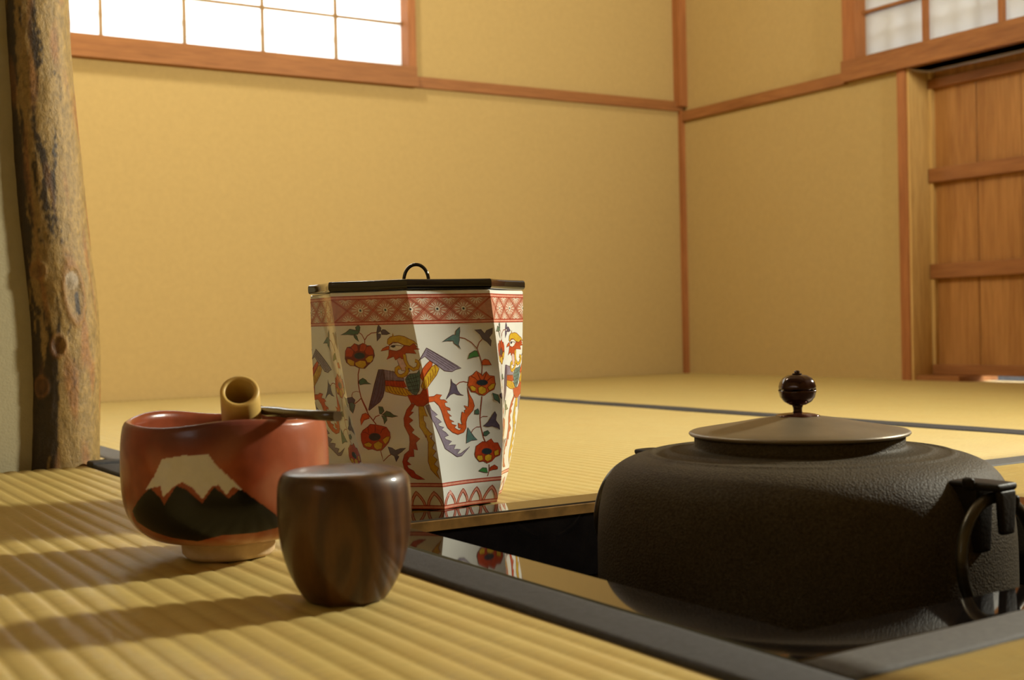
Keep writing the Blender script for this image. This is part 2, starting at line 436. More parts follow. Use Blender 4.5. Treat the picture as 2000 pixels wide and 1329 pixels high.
T2 = empty('tatami_mat', (0, 0, 0), 'long straw mat under the water jar reaching the back wall', 'tatami mat', G_T)
mat_surface('woven_cover', -0.180, 0.619, 0.1675, YW-0.001, 'Y', M_tatF, T2, notch=lambda a: 0.2135 if a < 0.2136 else 0.1680, detail=6, seed=5)
border(T2, 0.6185, 0.6595, 0.1680, YW-0.001, M_heri, 0.0014)
border(T2, -0.2125, -0.1800, 0.2135, YW-0.001, M_herig, 0.0014)
T3 = empty('tatami_mat', (0, 0, 0), 'straw mat right of the kettle with a grey border strip', 'tatami mat', G_T)
mat_surface('woven_cover', 0.2135, XW-0.001, -0.1950, 0.1375, 'X', M_tatX, T3, detail=6, seed=9)
border(T3, 0.2135, XW-0.001, 0.1370, 0.1672, M_herig, 0.0014)
T4 = empty('tatami_mat', (-0.2125, -0.2135, 0), 'straw mat at the bottom right corner in front of the hearth', 'tatami mat', G_T)
mat_surface('woven_cover', 0.0, 1.30, -0.84, -0.0260, 'X', M_tatX, T4, detail=7, ztop=0.0010, seed=13)
border(T4, 0.0, 1.30, -0.0265, 0.0, M_herig, 0.0022)
T4.rotation_euler = (0, -0.013, 0)
T5 = empty('tatami_mat', (0, 0, 0), 'straw mat along the right wall beyond the dark border line', 'tatami mat', G_T)
mat_surface('woven_cover', 0.660, XW-0.0005, 0.1690, YW-0.001, 'Y', M_tatF, T5, detail=4, seed=17)
T6 = empty('tatami_mat', (0, 0, 0), 'straw mat in the alcove behind the grey sleeve wall', 'tatami mat', G_T)
mat_surface('woven_cover', XL+0.001, -0.2130, 0.7720, YW-0.001, 'Y', M_tatY, T6, detail=3, seed=21)

# ================================================================== SUNKEN HEARTH
HP = empty('hearth_pit', (0, 0, 0), 'black sooty clay pit of the sunken hearth', 'hearth'); HP['kind'] = 'structure'
for nm, b in (('pit_wall', (-HO, HO, HO, HO+0.03, -0.36, -0.062)), ('pit_wall', (-HO, HO, -HO-0.03, -HO, -0.36, -0.062)),
              ('pit_wall', (HO, HO+0.03, -HO, HO, -0.36, -0.062)), ('pit_wall', (-HO-0.03, -HO, -HO, HO, -0.36, -0.062)),
              ('pit_floor', (-HO, HO, -HO, HO, -0.38, -0.36))):
    box(nm, *b, M_earth, HP)
ash_v, ash_f = [], []
for i in range(25):
    for j in range(25):
        x = -0.1835+0.367*i/24; y = -0.1835+0.367*j/24
        ash_v.append((x, y, -0.235+0.35*(max(abs(x), abs(y))**2)+0.004*noise.noise((x*40, y*40, 0))))
for i in range(24):
    for j in range(24): ash_f.append((i*25+j, (i+1)*25+j, (i+1)*25+j+1, i*25+j+1))
nb = len(ash_v)
ash_v += [(-0.1815, -0.1815, -0.36), (0.1815, -0.1815, -0.36), (0.1815, 0.1815, -0.36), (-0.1815, 0.1815, -0.36)]
ash_f.append((nb, nb+3, nb+2, nb+1))
obj('ash_bed', mesh_from('ash_bed', ash_v, ash_f), M_ash, HP, True)['kind'] = 'stuff'

HF = empty('hearth_frame', (0, 0, 0), 'glossy black lacquered square frame around the sunken hearth', 'frame')
OUT, INN, ZT, CH = 0.2120, 0.1805, 0.0018, 0.0075
def frame_bar(rot):
    # mitred bar along X on the far (+Y) side, inner edge chamfered
    prof = [(OUT, -0.050), (OUT, ZT-0.0012), (OUT-0.0012, ZT), (INN, ZT), (INN-0.0010, ZT-0.0010), (INN-0.0012, ZT-CH), (INN-0.0012, -0.050)]
    vs, fs = [], []
    for s in (-1, 1):
        for (y, z) in prof: vs.append((s*y, y, z))
    n = len(prof)
    for i in range(n-1): fs.append((i, i+1, n+i+1, n+i))
    fs.append((n-1, 0, n, 2*n-1)); fs.append(tuple(range(n-1, -1, -1))); fs.append(tuple(range(n, 2*n)))
    me = mesh_from('frame_bar', vs, fs); me.transform(Matrix.Rotation(rot, 4, 'Z'))
    bm = bmesh.new(); bm.from_mesh(me); bmesh.ops.recalc_face_normals(bm, faces=bm.faces); bm.to_mesh(me); bm.free()
    return obj('frame_bar', me, M_lacq, HF)
M_edge = plain('worn_brown_lacquer', (0.20, 0.105, 0.028), 0.3, var=0.45, scale=60, coat=0.2)
for k in range(4):
    br = frame_bar(k*PI/2)
    if k in (1, 2): continue
    st = box_bm(-INN+0.0045, INN-0.0045, INN-0.0024, INN-0.0010, ZT-0.0082, ZT-0.0010, 0.0004, 1)
    me = bm_mesh(st, 'edge_strip'); me.transform(Matrix.Rotation(k*PI/2, 4, 'Z')); obj('edge_strip', me, M_edge, br)

# ================================================================== IRON KETTLE
M_iron, nt, b = newmat('pitted_cast_iron')
v = coords(nt); f = nz(nt, v, 620, 4, 0.6); f2 = nz(nt, v, 14, 4)
c = ramp(nt, f2, [(0.3, (0.032, 0.023, 0.013)), (0.7, (0.058, 0.045, 0.026))])
c = mixc(nt, 0.4, c, ramp(nt, f, [(0.35, (0.018, 0.013, 0.008)), (0.65, (0.088, 0.070, 0.044))]))
nt.links.new(c, b.inputs['Base Color']); b.inputs['Roughness'].default_value = 0.6; b.inputs['Specular IOR Level'].default_value = 0.10
vor = N(nt, 'ShaderNodeTexVoronoi'); vor.inputs['Scale'].default_value = 800; nt.links.new(v, vor.inputs['Vector'])
bump(nt, b, mixc(nt, 0.5, f, vor.outputs['Distance']), 0.8, 0.0008)
M_blackiron = plain('black_iron', (0.012, 0.009, 0.007), 0.5, var=0.3, bmp=0.3, bscale=500, spec=0.15)
M_ringiron = plain('rubbed_iron', (0.045, 0.037, 0.022), 0.33, metal=0.6, var=0.3, bmp=0.2, bscale=300)
M_bronze = plain('brown_bronze', (0.155, 0.120, 0.074), 0.40, metal=0.35, var=0.25, scale=26, bmp=0.08, bscale=500)
M_knob = plain('dark_copper', (0.030, 0.010, 0.006), 0.13, metal=0.5, var=0.3)
M_seat = plain('red_brown_copper', (0.085, 0.024, 0.015), 0.2, metal=0.5, var=0.3)

KT = empty('iron_kettle', (0, 0, 0), 'broad dark cast iron kettle sitting in the sunken hearth', 'kettle')
prof = [(0.0, -0.095), (0.05, -0.095), (0.082, -0.089), (0.106, -0.074), (0.1175, -0.052), (0.1207, -0.034), (0.1212, -0.015), (0.1205, 0.006),
        (0.1188, 0.020), (0.1150, 0.0325), (0.1080, 0.0410), (0.0990, 0.0457), (0.0900, 0.0480)]
prof = spline(prof, 5)+[(0.0885, 0.0489), (0.0862, 0.0489), (0.0855, 0.0484), (0.078, 0.0495), (0.0765, 0.0503), (0.0745, 0.0503), (0.0735, 0.0499), (0.0655, 0.0508), (0.0622, 0.0515), (0.0615, 0.0530), (0.0615, 0.0572), (0.0605, 0.0582), (0.0585, 0.0582), (0.0575, 0.056), (0.0575, 0.045), (0.09, 0.030), (0.10, -0.03), (0.07, -0.08), (0.0, -0.085)]
def kfn(r, z, a):
    d = 0.0006*noise.noise((math.cos(a)*3, math.sin(a)*3, z*30)) if r > 0.064 else 0
    return r+d, z
obj('body', lathe_me('kettle_body', prof, 128, kfn), M_iron, KT, True)
lid = obj('lid', lathe_me('kettle_lid', [(0.0, 0.0580), (0.050, 0.0583), (0.0625, 0.0583), (0.0640, 0.0588), (0.0648, 0.0597), (0.0645, 0.0605), (0.0632, 0.0612), (0.055, 0.0626), (0.040, 0.0650), (0.025, 0.0677), (0.012, 0.0697), (0.0, 0.0700)], 96), M_bronze, KT, True)
# knob: seat, stem, cup and scalloped dome
obj('knob_seat', lathe_me('knob_seat', [(0.0, 0.0692), (0.0122, 0.0692), (0.0128, 0.0697), (0.0120, 0.0704), (0.0075, 0.0712), (0.0038, 0.0716), (0.0, 0.0716)], 48,
    lambda r, z, a: (r*(1+0.05*math.cos(6*a)*(r > 0.006)), z)), M_seat, lid, True)
obj('knob_stem', lathe_me('knob_stem', [(0.0, 0.0700), (0.0030, 0.0710), (0.0026, 0.0728), (0.0028, 0.0745), (0.0034, 0.0764), (0.0, 0.0768)], 32), M_knob, lid, True)
cz0, kr = 0.0850, 0.0111
cup = [(0.0020, cz0-0.0092), (0.0050, cz0-0.0087), (0.0082, cz0-0.0068), (0.0103, cz0-0.0040), (0.0110, cz0-0.0012), (0.0112, cz0-0.0003), (0.0106, cz0-0.0003), (0.0098, cz0-0.0038), (0.0078, cz0-0.0062), (0.0045, cz0-0.0078), (0.0, cz0-0.0082)]
obj('knob_cup', lathe_me('knob_cup', cup, 60, lambda r, z, a: (r*(1+0.018*math.cos(6*a)), z+(0.0005*max(0, math.cos(6*a)) if z > cz0-0.0008 else 0))), M_knob, lid, True)
dome = [(0.0098, cz0+0.0012), (0.0104, cz0+0.0006), (0.0109, cz0+0.0006), (0.0109, cz0+0.0022), (0.0102, cz0+0.0048), (0.0085, cz0+0.0072), (0.0058, cz0+0.0088), (0.0028, cz0+0.0094), (0.0, cz0+0.0092)]
obj('knob_dome', lathe_me('knob_dome', dome, 60, lambda r, z, a: (r*(1+0.03*math.cos(6*a)*(r > 0.004)), z-(0.0011*max(0, -math.cos(6*a+1.2)) if z < cz0+0.0013 else 0))), M_knob, lid, True)
obj('knob_finial', lathe_me('knob_finial', [(0.0, cz0+0.0090), (0.0028, cz0+0.0094), (0.0030, cz0+0.0099), (0.0014, cz0+0.0103), (0.0019, cz0+0.0110), (0.0013, cz0+0.0117), (0.0, cz0+0.0118)], 24), M_knob, lid, True)
# lugs
def lug(ang, parent):
    er = -FW*math.cos(ang)+RT*math.sin(ang); et = Vector((-er.y, er.x, 0))
    bm = bmesh.new()
    def blk(r0, r1, t0, t1, z0, z1, taper=1.0, bev=0.0018):
        b2 = box_bm(r0, r1, t0, t1, z0, z1, bev, 2)
        for vv in b2.verts:
            k = (vv.co.z-z0)/(z1-z0); s = taper+(1-taper)*k; vv.co.y *= s
        me = bpy.data.meshes.new('tmp'); b2.to_mesh(me); b2.free(); bm.from_mesh(me); bpy.data.meshes.remove(me)
    blk(0.1080, 0.1252, -0.0085, 0.0085, 0.004, 0.040, 0.6)
    blk(0.1080, 0.1385, -0.0092, 0.0098, 0.0368, 0.0418, 0.9, 0.0022)
    blk(0.1345, 0.1390, -0.0075, 0.0075, 0.0150, 0.0380, 0.7)
    blk(0.1180, 0.1250, -0.0118, -0.0070, 0.0370, 0.0440, 0.9, 0.002)
    blk(0.1310, 0.1385, 0.0075, 0.0122, 0.0270, 0.0345, 0.9, 0.002)
    for vv in bm.verts:
        x, y, z = vv.co; q = er*x+et*y; vv.co = (q.x, q.y, z)
    o = obj('lug', bm_mesh(bm, 'lug'), M_blackiron, parent, True)
    ss = o.modifiers.new('round', 'SUBSURF'); ss.levels = 1; ss.render_levels = 2; return o
ANG = math.radians(36)
ANG2 = math.radians(225)
lug(ANG, KT); lug(ANG+PI, KT)
def ring(ang, rad_, zc, label, swing=0.0, gap=0.42):
    er = -FW*math.cos(ang)+RT*math.sin(ang); et = Vector((-er.y, er.x, 0))
    R = 0.0315; pts = []
    for i in range(61):
        a = -PI/2+gap/2+(2*PI-gap)*i/60
        q = er*(rad_+swing*(1-math.sin(a)))+et*(R*math.cos(a)); pts.append(Vector((q.x, q.y, zc+R*math.sin(a))))
    c0 = Vector((er.x*rad_, er.y*rad_, zc+R))
    me = tube_me('kettle_ring', [p_-c0 for p_ in pts], [0.0030 if 2 < i < 58 else 0.0022 for i in range(61)], 14)
    o = obj('kettle_ring', me, M_ringiron, None, True); o.location = c0
    tag(o, label, 'ring', 'iron carrying rings of the kettle'); return o
ring(ANG, 0.1301, 0.0018, 'iron ring hanging from the front right lug of the kettle', 0.002)
ring(ANG2, 0.1301, 0.0018, 'iron ring on the far left of the kettle, half hidden behind it', 0.002)
TV = empty('iron_trivet', (0, 0, -0.2300), 'iron trivet in the ash carrying the kettle', 'trivet')
obj('ring', tube_me('trivet_ring', [(0.06*math.cos(2*PI*i/48), 0.06*math.sin(2*PI*i/48), 0.1310) for i in range(49)], 0.0040, 10), M_blackiron, TV, True)
for k in range(3):
    a = 2*PI*k/3+0.3
    obj('leg', tube_me('trivet_leg', [(0.06*math.cos(a), 0.06*math.sin(a), 0.128), (0.066*math.cos(a), 0.066*math.sin(a), 0.06), (0.074*math.cos(a), 0.074*math.sin(a), -0.004)], 0.0045, 10), M_blackiron, TV, True)

# ================================================================== WATER JAR (twisted eight-sided porcelain)
JC = Vector((-0.1087, 0.2774, 0.0006)); JA0, JTW, JH = -0.0049, 0.3412, 0.1495
JV = [0, .1, .25, .5, .75, 1.0, 1.03]; JR = [.0621, .0672, .0710, .0758, .0774, .0782, .0783]
def jr(v):
    v = max(0, min(1.03, v))
    for i in range(len(JV)-1):
        if v <= JV[i+1]:
            t = (v-JV[i])/(JV[i+1]-JV[i]); return JR[i]+(JR[i+1]-JR[i])*t
    return JR[-1]
def jvert(k, v, sc=1.0):
    a = JA0+JTW*(1-v)+k*PI/4
    return (RT*math.sin(a)-FW*math.cos(a))*(jr(v)*sc)
def jsurf(u, v, off=0.0, sc=1.0):
    """u counts corners (0 = front corner), local coordinates from the jar's base"""
    k = math.floor(u); t = u-k
    P = jvert(k, v, sc)*(1-t)+jvert(k+1, v, sc)*t
    d = P.normalized(); P = P-d*(0.0030*4*t*(1-t))+d*off
    return Vector((P.x, P.y, JH*v))
M_porc, nt, b = newmat('white_porcelain')
v = coords(nt); f = nz(nt, v, 30)
nt.links.new(ramp(nt, f, [(0.3, (0.70, 0.71, 0.66)), (0.7, (0.74, 0.745, 0.70))]), b.inputs['Base Color'])
b.inputs['Roughness'].default_value = 0.10; b.inputs['Coat Weight'].default_value = 0.3
bump(nt, b, nz(nt, v, 35, 2), 0.05, 0.002)
WJ = empty('water_jar', JC, 'white porcelain water jar with painted firebirds, flowers and black lid', 'jar')
SUB, NV = 12, 60
verts, faces = [], []
def jrow(v, off=0.0, sc=1.0, z=None):
    row = []
    for i in range(8*SUB):
        P = jsurf(i/SUB, v, off, sc)
        if z is not None: P.z = z
        row.append(len(verts)); verts.append(P)
    return row
rows = [jrow(0, -0.006, z=0.002), jrow(0, -0.003, z=0.0), jrow(0.004)]
rows += [jrow(0.004+(1.0115-0.004)*i/NV) for i in range(1, NV+1)]
rows += [jrow(1.0175, -0.0008), jrow(1.0180, -0.0028), jrow(1.012, -0.0040), jrow(0.9, -0.0045), jrow(0.06, -0.006)]
for A_, B_ in zip(rows[:-1], rows[1:]):
    for i in range(8*SUB):
        j = (i+1) % (8*SUB); faces.append((A_[i], A_[j], B_[j], B_[i]))
faces.append(tuple(reversed(rows[0]))); faces.append(tuple(rows[-1]))
me = mesh_from('jar_body', verts, faces)
body = obj('body', me, M_porc, WJ, True)
bm = bmesh.new(); bm.from_mesh(me); bmesh.ops.recalc_face_normals(bm, faces=bm.faces)
bm.verts.ensure_lookup_table()
n8 = 8*SUB
for e in bm.edges:
    i0, i1 = e.verts[0].index, e.verts[1].index
    if i0 % n8 == i1 % n8 and (i0 % n8) % SUB == 0: e.smooth = False
bm.to_mesh(me); bm.free()
# lid
verts, faces = [], []
def lrow(sc, off, z):
    row = []
    for i in range(n8):
        P = jsurf(i/SUB, 1.0, off); row.append(len(verts)); verts.append((P.x*sc, P.y*sc, z))
    return row
z0, z1 = 0.1528, 0.1596
rows = [lrow(0.93, 0, z0), lrow(1.006, 0, z0), lrow(1.016, 0, z0+0.0007), lrow(1.022, 0, z0+0.0018), lrow(1.022, 0, z1-0.0018), lrow(1.016, 0, z1-0.0005), lrow(1.004, 0, z1), lrow(0.5, 0, z1-0.0003), lrow(0.1, 0, z1-0.0003)]
for A_, B_ in zip(rows[:-1], rows[1:]):
    for i in range(n8): j = (i+1) % n8; faces.append((A_[i], A_[j], B_[j], B_[i]))
faces.append(tuple(reversed(rows[0]))); faces.append(tuple(rows[-1]))
me = mesh_from('jar_lid', verts, faces)
M_lidlacq = plain('black_lid_lacquer', (0.006, 0.005, 0.005), 0.07, coat=0.4, var=0.3)
jl = obj('lid', me, M_lidlacq, WJ, True)
bm = bmesh.new(); bm.from_mesh(me); bmesh.ops.recalc_face_normals(bm, faces=bm.faces)
for e in bm.edges:
    i0, i1 = e.verts[0].index, e.verts[1].index
    if i0 % n8 == i1 % n8 and (i0 % n8) % SUB == 0: e.smooth = False
bm.to_mesh(me); bm.free()
hd = (RT*math.cos(0.15)+FW*math.sin(0.15))
pts = []
for i in range(25):
    a = PI*i/24; q = hd*(-0.0092*math.cos(a)); pts.append((q.x, q.y, z1-0.0010+0.0145*(math.sin(a)**0.8)))
obj('handle', tube_me('lid_handle', pts, 0.0013, 12), M_lidlacq, jl, True)

# painted enamel: traced motifs laid on the glaze as thin relief
ART=[
('f','F','g',2,0.5,[(-953,821),(-886,832),(-834,847),(-765,841),(-719,836),(-747,823),(-805,819),(-870,822)]),
('f','F','g',3,0.5,[(-760,841),(-764,854),(-716,866),(-706,854),(-719,836)]),
('f','F','g',3,0.5,[(-800,819),(-765,817),(-752,788),(-783,800),(-799,811)]),
('f','L','s',2,0.6,[(-733,831),(-700,821),(-675,795),(-682,779)]),
('f','L','s',2,0.6,[(-675,795),(-633,814),(-572,827),(-504,829)]),
('f','F','b',2,0.5,[(-504,829),(-479,854),(-463,864),(-436,850),(-443,836),(-500,825)]),
('f','F','b',3,0.5,[(-445,832),(-417,842),(-384,840),(-355,830),(-325,823),(-378,818),(-441,819)]),
('f','F','b',3,0.5,[(-506,825),(-451,821),(-464,807),(-519,788)]),
('f','F','d',1,0.5,[(-945,711),(-926,746),(-900,763),(-854,765),(-807,780),(-760,772),(-703,781),(-660,769),(-612,769),(-584,747),(-585,722),(-624,697),(-686,680),(-735,664),(-806,667),(-851,677),(-900,678),(-937,693)]),
('f','F','r',2,0.5,[(-936,720),(-926,746),(-900,763),(-853,757),(-829,743),(-864,718)]),
('f','F','r',2,0.5,[(-854,765),(-807,780),(-776,770),(-775,749),(-814,741),(-849,755)]),
('f','F','r',2,0.5,[(-762,745),(-739,772),(-703,781),(-664,773),(-672,756),(-710,742)]),
('f','F','r',2,0.5,[(-700,742),(-663,764),(-612,769),(-587,751),(-593,728),(-644,724),(-685,728)]),
('f','F','y',3,0.5,[(-922,709),(-888,708),(-842,698),(-856,677),(-900,679),(-928,693)]),
('f','F','y',3,0.5,[(-840,692),(-780,702),(-709,699),(-707,680),(-755,664),(-805,669),(-841,679)]),
('f','F','y',3,0.5,[(-709,709),(-655,722),(-606,724),(-609,707),(-649,691),(-691,691)]),
('f','F','n',4,0.5,[(-706,723),(-715,716),(-736,711),(-763,709),(-791,709),(-816,712),(-831,717),(-834,724),(-826,730),(-806,735),(-779,737),(-750,737),(-725,734),(-709,729)]),
('f','L','s',1,0.7,[(-801,665),(-828,638),(-846,595),(-847,568),(-843,533),(-812,492),(-800,470)]),
('f','F','g',2,0.5,[(-839,599),(-824,611),(-780,620),(-748,612),(-732,600),(-689,592),(-736,593),(-777,593),(-828,589)]),
('f','L','s',1,0.4,[(-847,556),(-885,560),(-926,555),(-945,541),(-944,534)]),
('f','L','s',1,0.6,[(-845,527),(-885,514),(-922,504),(-941,506)]),
('f','F','b',2,0.5,[(-1020,528),(-959,532),(-944,534),(-916,520),(-931,506),(-968,508),(-1006,505),(-1025,517)]),
('f','F','t',3,0.5,[(-993,505),(-953,510),(-925,498),(-946,479),(-973,458),(-995,475)]),
('f','L','s',1,0.8,[(-842,528),(-816,485),(-796,450),(-731,406)]),
('f','L','s',1,0.6,[(-756,423),(-717,441),(-662,449)]),
('f','F','g',2,0.5,[(-652,489),(-602,486),(-592,468),(-638,452),(-658,454)]),
('f','F','g',3,0.5,[(-632,449),(-562,467),(-521,462),(-484,449),(-427,443),(-505,438),(-564,441)]),
('f','F','g',2,0.5,[(-641,446),(-578,441),(-581,425),(-629,406),(-623,427)]),
('f','F','o',2,0.5,[(-913,402),(-904,429),(-869,453),(-825,459),(-791,447),(-799,434),(-865,426)]),
('f','F','r',2,0.5,[(-937,362),(-908,378),(-835,396),(-801,407),(-732,404),(-663,398),(-607,392),(-577,368),(-584,344),(-619,322),(-668,304),(-732,285),(-791,283),(-843,291),(-894,289),(-940,303),(-950,330)]),
('f','L','d',3,0.5,[(-846,367),(-837,394),(-818,402)]),
('f','L','d',3,0.5,[(-768,369),(-749,388),(-748,401)]),
('f','L','d',3,0.5,[(-699,363),(-666,382),(-616,390)]),
('f','L','d',3,0.5,[(-832,356),(-879,370),(-913,370)]),
('f','F','y',3,0.5,[(-932,316),(-866,324),(-830,313),(-859,300),(-913,303)]),
('f','F','y',3,0.5,[(-815,315),(-749,329),(-699,315),(-727,293),(-789,287),(-817,299)]),
('f','F','y',3,0.5,[(-695,334),(-633,349),(-588,349),(-616,328),(-671,312)]),
('f','F','n',4,0.5,[(-709,347),(-721,340),(-745,334),(-775,331),(-807,331),(-833,334),(-849,341),(-851,348),(-839,356),(-816,362),(-786,365),(-755,364),(-728,361),(-712,355)]),
('f','L','s',1,0.6,[(-746,285),(-740,234),(-658,258),(-589,271)]),
('f','F','b',2,0.5,[(-640,301),(-590,295),(-550,284),(-483,292),(-403,295),(-476,276),(-539,263),(-520,255),(-573,230),(-581,257),(-629,268)]),
('f','F','t',2,0.5,[(323,779),(384,792),(479,810),(512,810),(526,828),(586,846),(577,825),(564,809),(554,786),(532,765),(555,742),(517,761),(474,771),(473,782),(386,783)]),
('f','F','b',2,0.5,[(763,831),(842,832),(877,813),(905,827),(977,838),(964,813),(924,794),(943,780),(929,752),(894,773),(845,788),(822,809)]),
('f','L','s',1,0.6,[(566,798),(629,792),(704,773),(763,744),(779,719),(797,683),(801,660),(780,618)]),
('f','L','s',1,0.6,[(763,744),(798,772),(839,786)]),
('f','F','v',2,0.5,[(629,697),(665,722),(728,735),(759,733),(774,707),(710,705)]),
('f','F','o',2,0.5,[(798,667),(811,688),(844,694),(885,689),(913,665),(859,666)]),
('f','F','o',2,0.5,[(615,615),(672,624),(718,640),(770,625),(786,615),(843,636),(873,616),(933,613),(935,582),(939,576),(914,550),(848,540),(786,524),(721,528),(679,540),(620,543),(593,563),(578,575),(600,595)]),
('f','L','d',3,0.5,[(720,593),(686,608),(642,616)]),
('f','L','d',3,0.5,[(760,598),(737,621),(728,633)]),
('f','L','d',3,0.5,[(798,597),(831,618),(841,632)]),
('f','L','d',3,0.5,[(834,589),(882,605),(914,609)]),
('f','F','y',3,0.5,[(603,569),(645,573),(688,561),(675,545),(622,548)]),
('f','F','y',3,0.5,[(714,561),(763,569),(816,557),(810,538),(755,528),(712,537)]),
('f','F','y',3,0.5,[(837,561),(891,577),(934,578),(916,557),(856,544)]),
('f','F','n',4,0.5,[(844,583),(835,578),(815,574),(786,572),(755,572),(727,575),(709,580),(704,586),(713,591),(734,595),(764,597),(794,597),(822,594),(839,589)]),
('f','L','s',1,0.7,[(752,520),(727,471),(707,419),(709,381),(739,327),(780,291)]),
('f','L','s',1,0.6,[(418,577),(473,590),(530,593),(603,586)]),
('f','F','b',2,0.5,[(362,608),(374,590),(419,579),(428,554),(456,537),(502,529),(418,533),(372,541),(318,535),(244,515),(311,549),(347,578)]),
('f','L','s',1,0.5,[(714,419),(749,425),(810,423)]),
('f','F','b',2,0.5,[(908,446),(927,429),(914,403),(958,378),(965,356),(939,366),(867,377),(806,374),(751,380),(815,397),(869,425)]),
('f','F','g',2,0.5,[(632,439),(642,456),(685,463),(697,452),(695,436)]),
('f','L','s',1,0.5,[(701,376),(651,377),(597,366),(564,351)]),
('f','F','t',2,0.5,[(520,378),(564,351),(606,330),(650,316),(565,315),(475,303),(492,340)]),
('f','F','g',2,0.5,[(740,334),(749,351),(805,357),(832,344),(783,331)]),
('f','F','g',2,0.5,[(890,534),(954,524),(967,504),(971,480),(947,493),(905,503)]),
('f','F','r',2,0.5,[(626,286),(727,306),(774,302),(849,316),(884,296),(937,295),(977,262),(965,234),(903,226),(856,208),(789,200),(739,211),(668,210),(608,234),(600,250)]),
('f','F','y',3,0.5,[(641,242),(712,240),(725,218),(668,213),(628,227)]),
('f','F','y',3,0.5,[(751,236),(809,244),(856,236),(847,215),(789,207),(750,217)]),
('f','F','y',3,0.5,[(884,255),(947,263),(952,237),(893,232)]),
('f','F','n',4,0.5,[(852,256),(845,249),(826,245),(797,243),(764,244),(735,248),(715,253),(708,259),(716,265),(737,270),(766,272),(798,271),(826,267),(846,262)]),
('f','L','s',1,0.6,[(818,193),(817,161),(797,137)]),
('f','F','r',2,0.5,[(827,161),(837,180),(894,189),(941,177),(941,167),(876,166)]),
('f','F','v',2,0.5,[(653,166),(717,180),(778,177),(797,153),(736,157)]),
('b','F','r',3,0.5,[(-381,750),(-366,746),(-289,742),(-230,747),(-170,767),(-100,764),(-45,776),(-11,760),(-29,756),(15,750),(-61,747),(-38,729),(-117,732),(-172,732),(-208,705),(-241,707),(-253,715),(-284,709),(-322,701),(-336,717),(-372,713),(-438,704),(-401,721),(-387,739)]),
('b','F','p',1,0.5,[(-305,711),(-205,711),(-179,678),(-162,648),(-269,653),(-289,678)]),
('b','F','y',4,0.5,[(-389,777),(-373,797),(-333,808),(-303,810),(-289,825),(-286,810),(-216,813),(-152,809),(-83,795),(-39,787),(-1,770),(-50,776),(-100,764),(-174,769),(-245,782),(-312,783),(-370,770)]),
('b','F','o',4,0.5,[(-492,743),(-463,754),(-402,764),(-372,766),(-381,750),(-428,747)]),
('b','F','w',4,0.5,[(-372,766),(-314,779),(-246,781),(-175,767),(-229,749),(-289,742),(-365,748)]),
('b','F','n',5,0.5,[(-288,764),(-299,761),(-319,759),(-338,761),(-345,765),(-334,768),(-314,769),(-295,768)]),
('b','L','k',5,0.4,[(-358,762),(-308,769),(-242,767),(-198,765)]),
('b','L','y',5,2.0,[(-192,726),(-195,699),(-176,674),(-114,657),(-58,664),(-35,681),(-42,693),(-72,697)]),
('b','L','y',5,2.0,[(-284,657),(-294,670),(-332,661),(-343,644),(-320,630),(-277,627),(-223,636),(-193,651),(-194,670)]),
('b','F','b',2,0.5,[(-567,658),(-512,658),(-488,650),(-508,609),(-535,566),(-572,533),(-621,510),(-706,489),(-780,470),(-783,474),(-741,511),(-653,590)]),
('b','L','k',3,0.35,[(-554,650),(-662,559),(-745,485)]),
('b','L','k',3,0.35,[(-527,648),(-632,543),(-707,497)]),
('b','L','k',3,0.35,[(-505,644),(-587,549),(-654,508)]),
('b','L','k',3,0.35,[(-569,652),(-683,559),(-761,483)]),
('b','F','l',2,0.5,[(-512,658),(-367,647),(-326,628),(-255,616),(-261,605),(-508,609)]),
('b','L','k',3,0.3,[(-458,654),(-481,609)]),
('b','L','k',3,0.3,[(-419,654),(-442,609)]),
('b','L','k',3,0.3,[(-380,654),(-403,609)]),
('b','F','r',2,0.5,[(-504,607),(-262,603),(-243,577),(-288,574),(-514,586)]),
('b','F','y',2,0.5,[(-515,584),(-288,574),(-238,566),(-186,540),(-276,535),(-409,543),(-529,557)]),
('b','L','d',3,0.4,[(-504,583),(-496,566),(-470,552)]),
('b','L','d',3,0.4,[(-464,581),(-455,563),(-430,550)]),
('b','L','d',3,0.4,[(-424,579),(-413,561),(-389,547)]),
('b','L','d',3,0.4,[(-384,576),(-372,558),(-348,545)]),
('b','L','d',3,0.4,[(-344,574),(-330,555),(-308,542)]),
('b','L','d',3,0.4,[(-303,571),(-289,552),(-267,540)]),
('b','L','d',3,0.4,[(-263,569),(-247,549),(-227,538)]),
('b','L','d',3,0.3,[(-482,606),(-476,586)]),
('b','L','d',3,0.3,[(-444,605),(-438,584)]),
('b','L','d',3,0.3,[(-406,604),(-400,582)]),
('b','L','d',3,0.3,[(-367,603),(-362,581)]),
('b','L','d',3,0.3,[(-329,602),(-324,579)]),
('b','L','d',3,0.3,[(-291,601),(-286,577)]),
('b','F','t',3,0.5,[(-241,612),(-205,628),(-168,637),(-75,641),(-40,657),(-44,631),(-62,596),(-90,561),(-139,540),(-183,546),(-218,562),(-232,577)]),
('b','L','n',4,0.35,[(-208,622),(-171,589),(-157,554)]),
('b','L','n',4,0.35,[(-173,628),(-147,589),(-142,554)]),
('b','L','n',4,0.35,[(-136,635),(-123,589),(-126,554)]),
('b','L','n',4,0.35,[(-104,635),(-100,589),(-110,554)]),
('b','L','n',4,0.35,[(-224,612),(-146,616),(-62,626)]),
('b','L','n',4,0.35,[(-228,595),(-156,599),(-72,606)]),
('b','L','n',4,0.35,[(-232,577),(-165,581),(-82,587)]),
('b','L','n',4,0.35,[(-235,560),(-174,564),(-92,568)]),
('b','F','o',2,0.5,[(-47,625),(2,659),(58,679),(112,694),(147,685),(125,669),(52,645),(0,621),(-27,605)]),
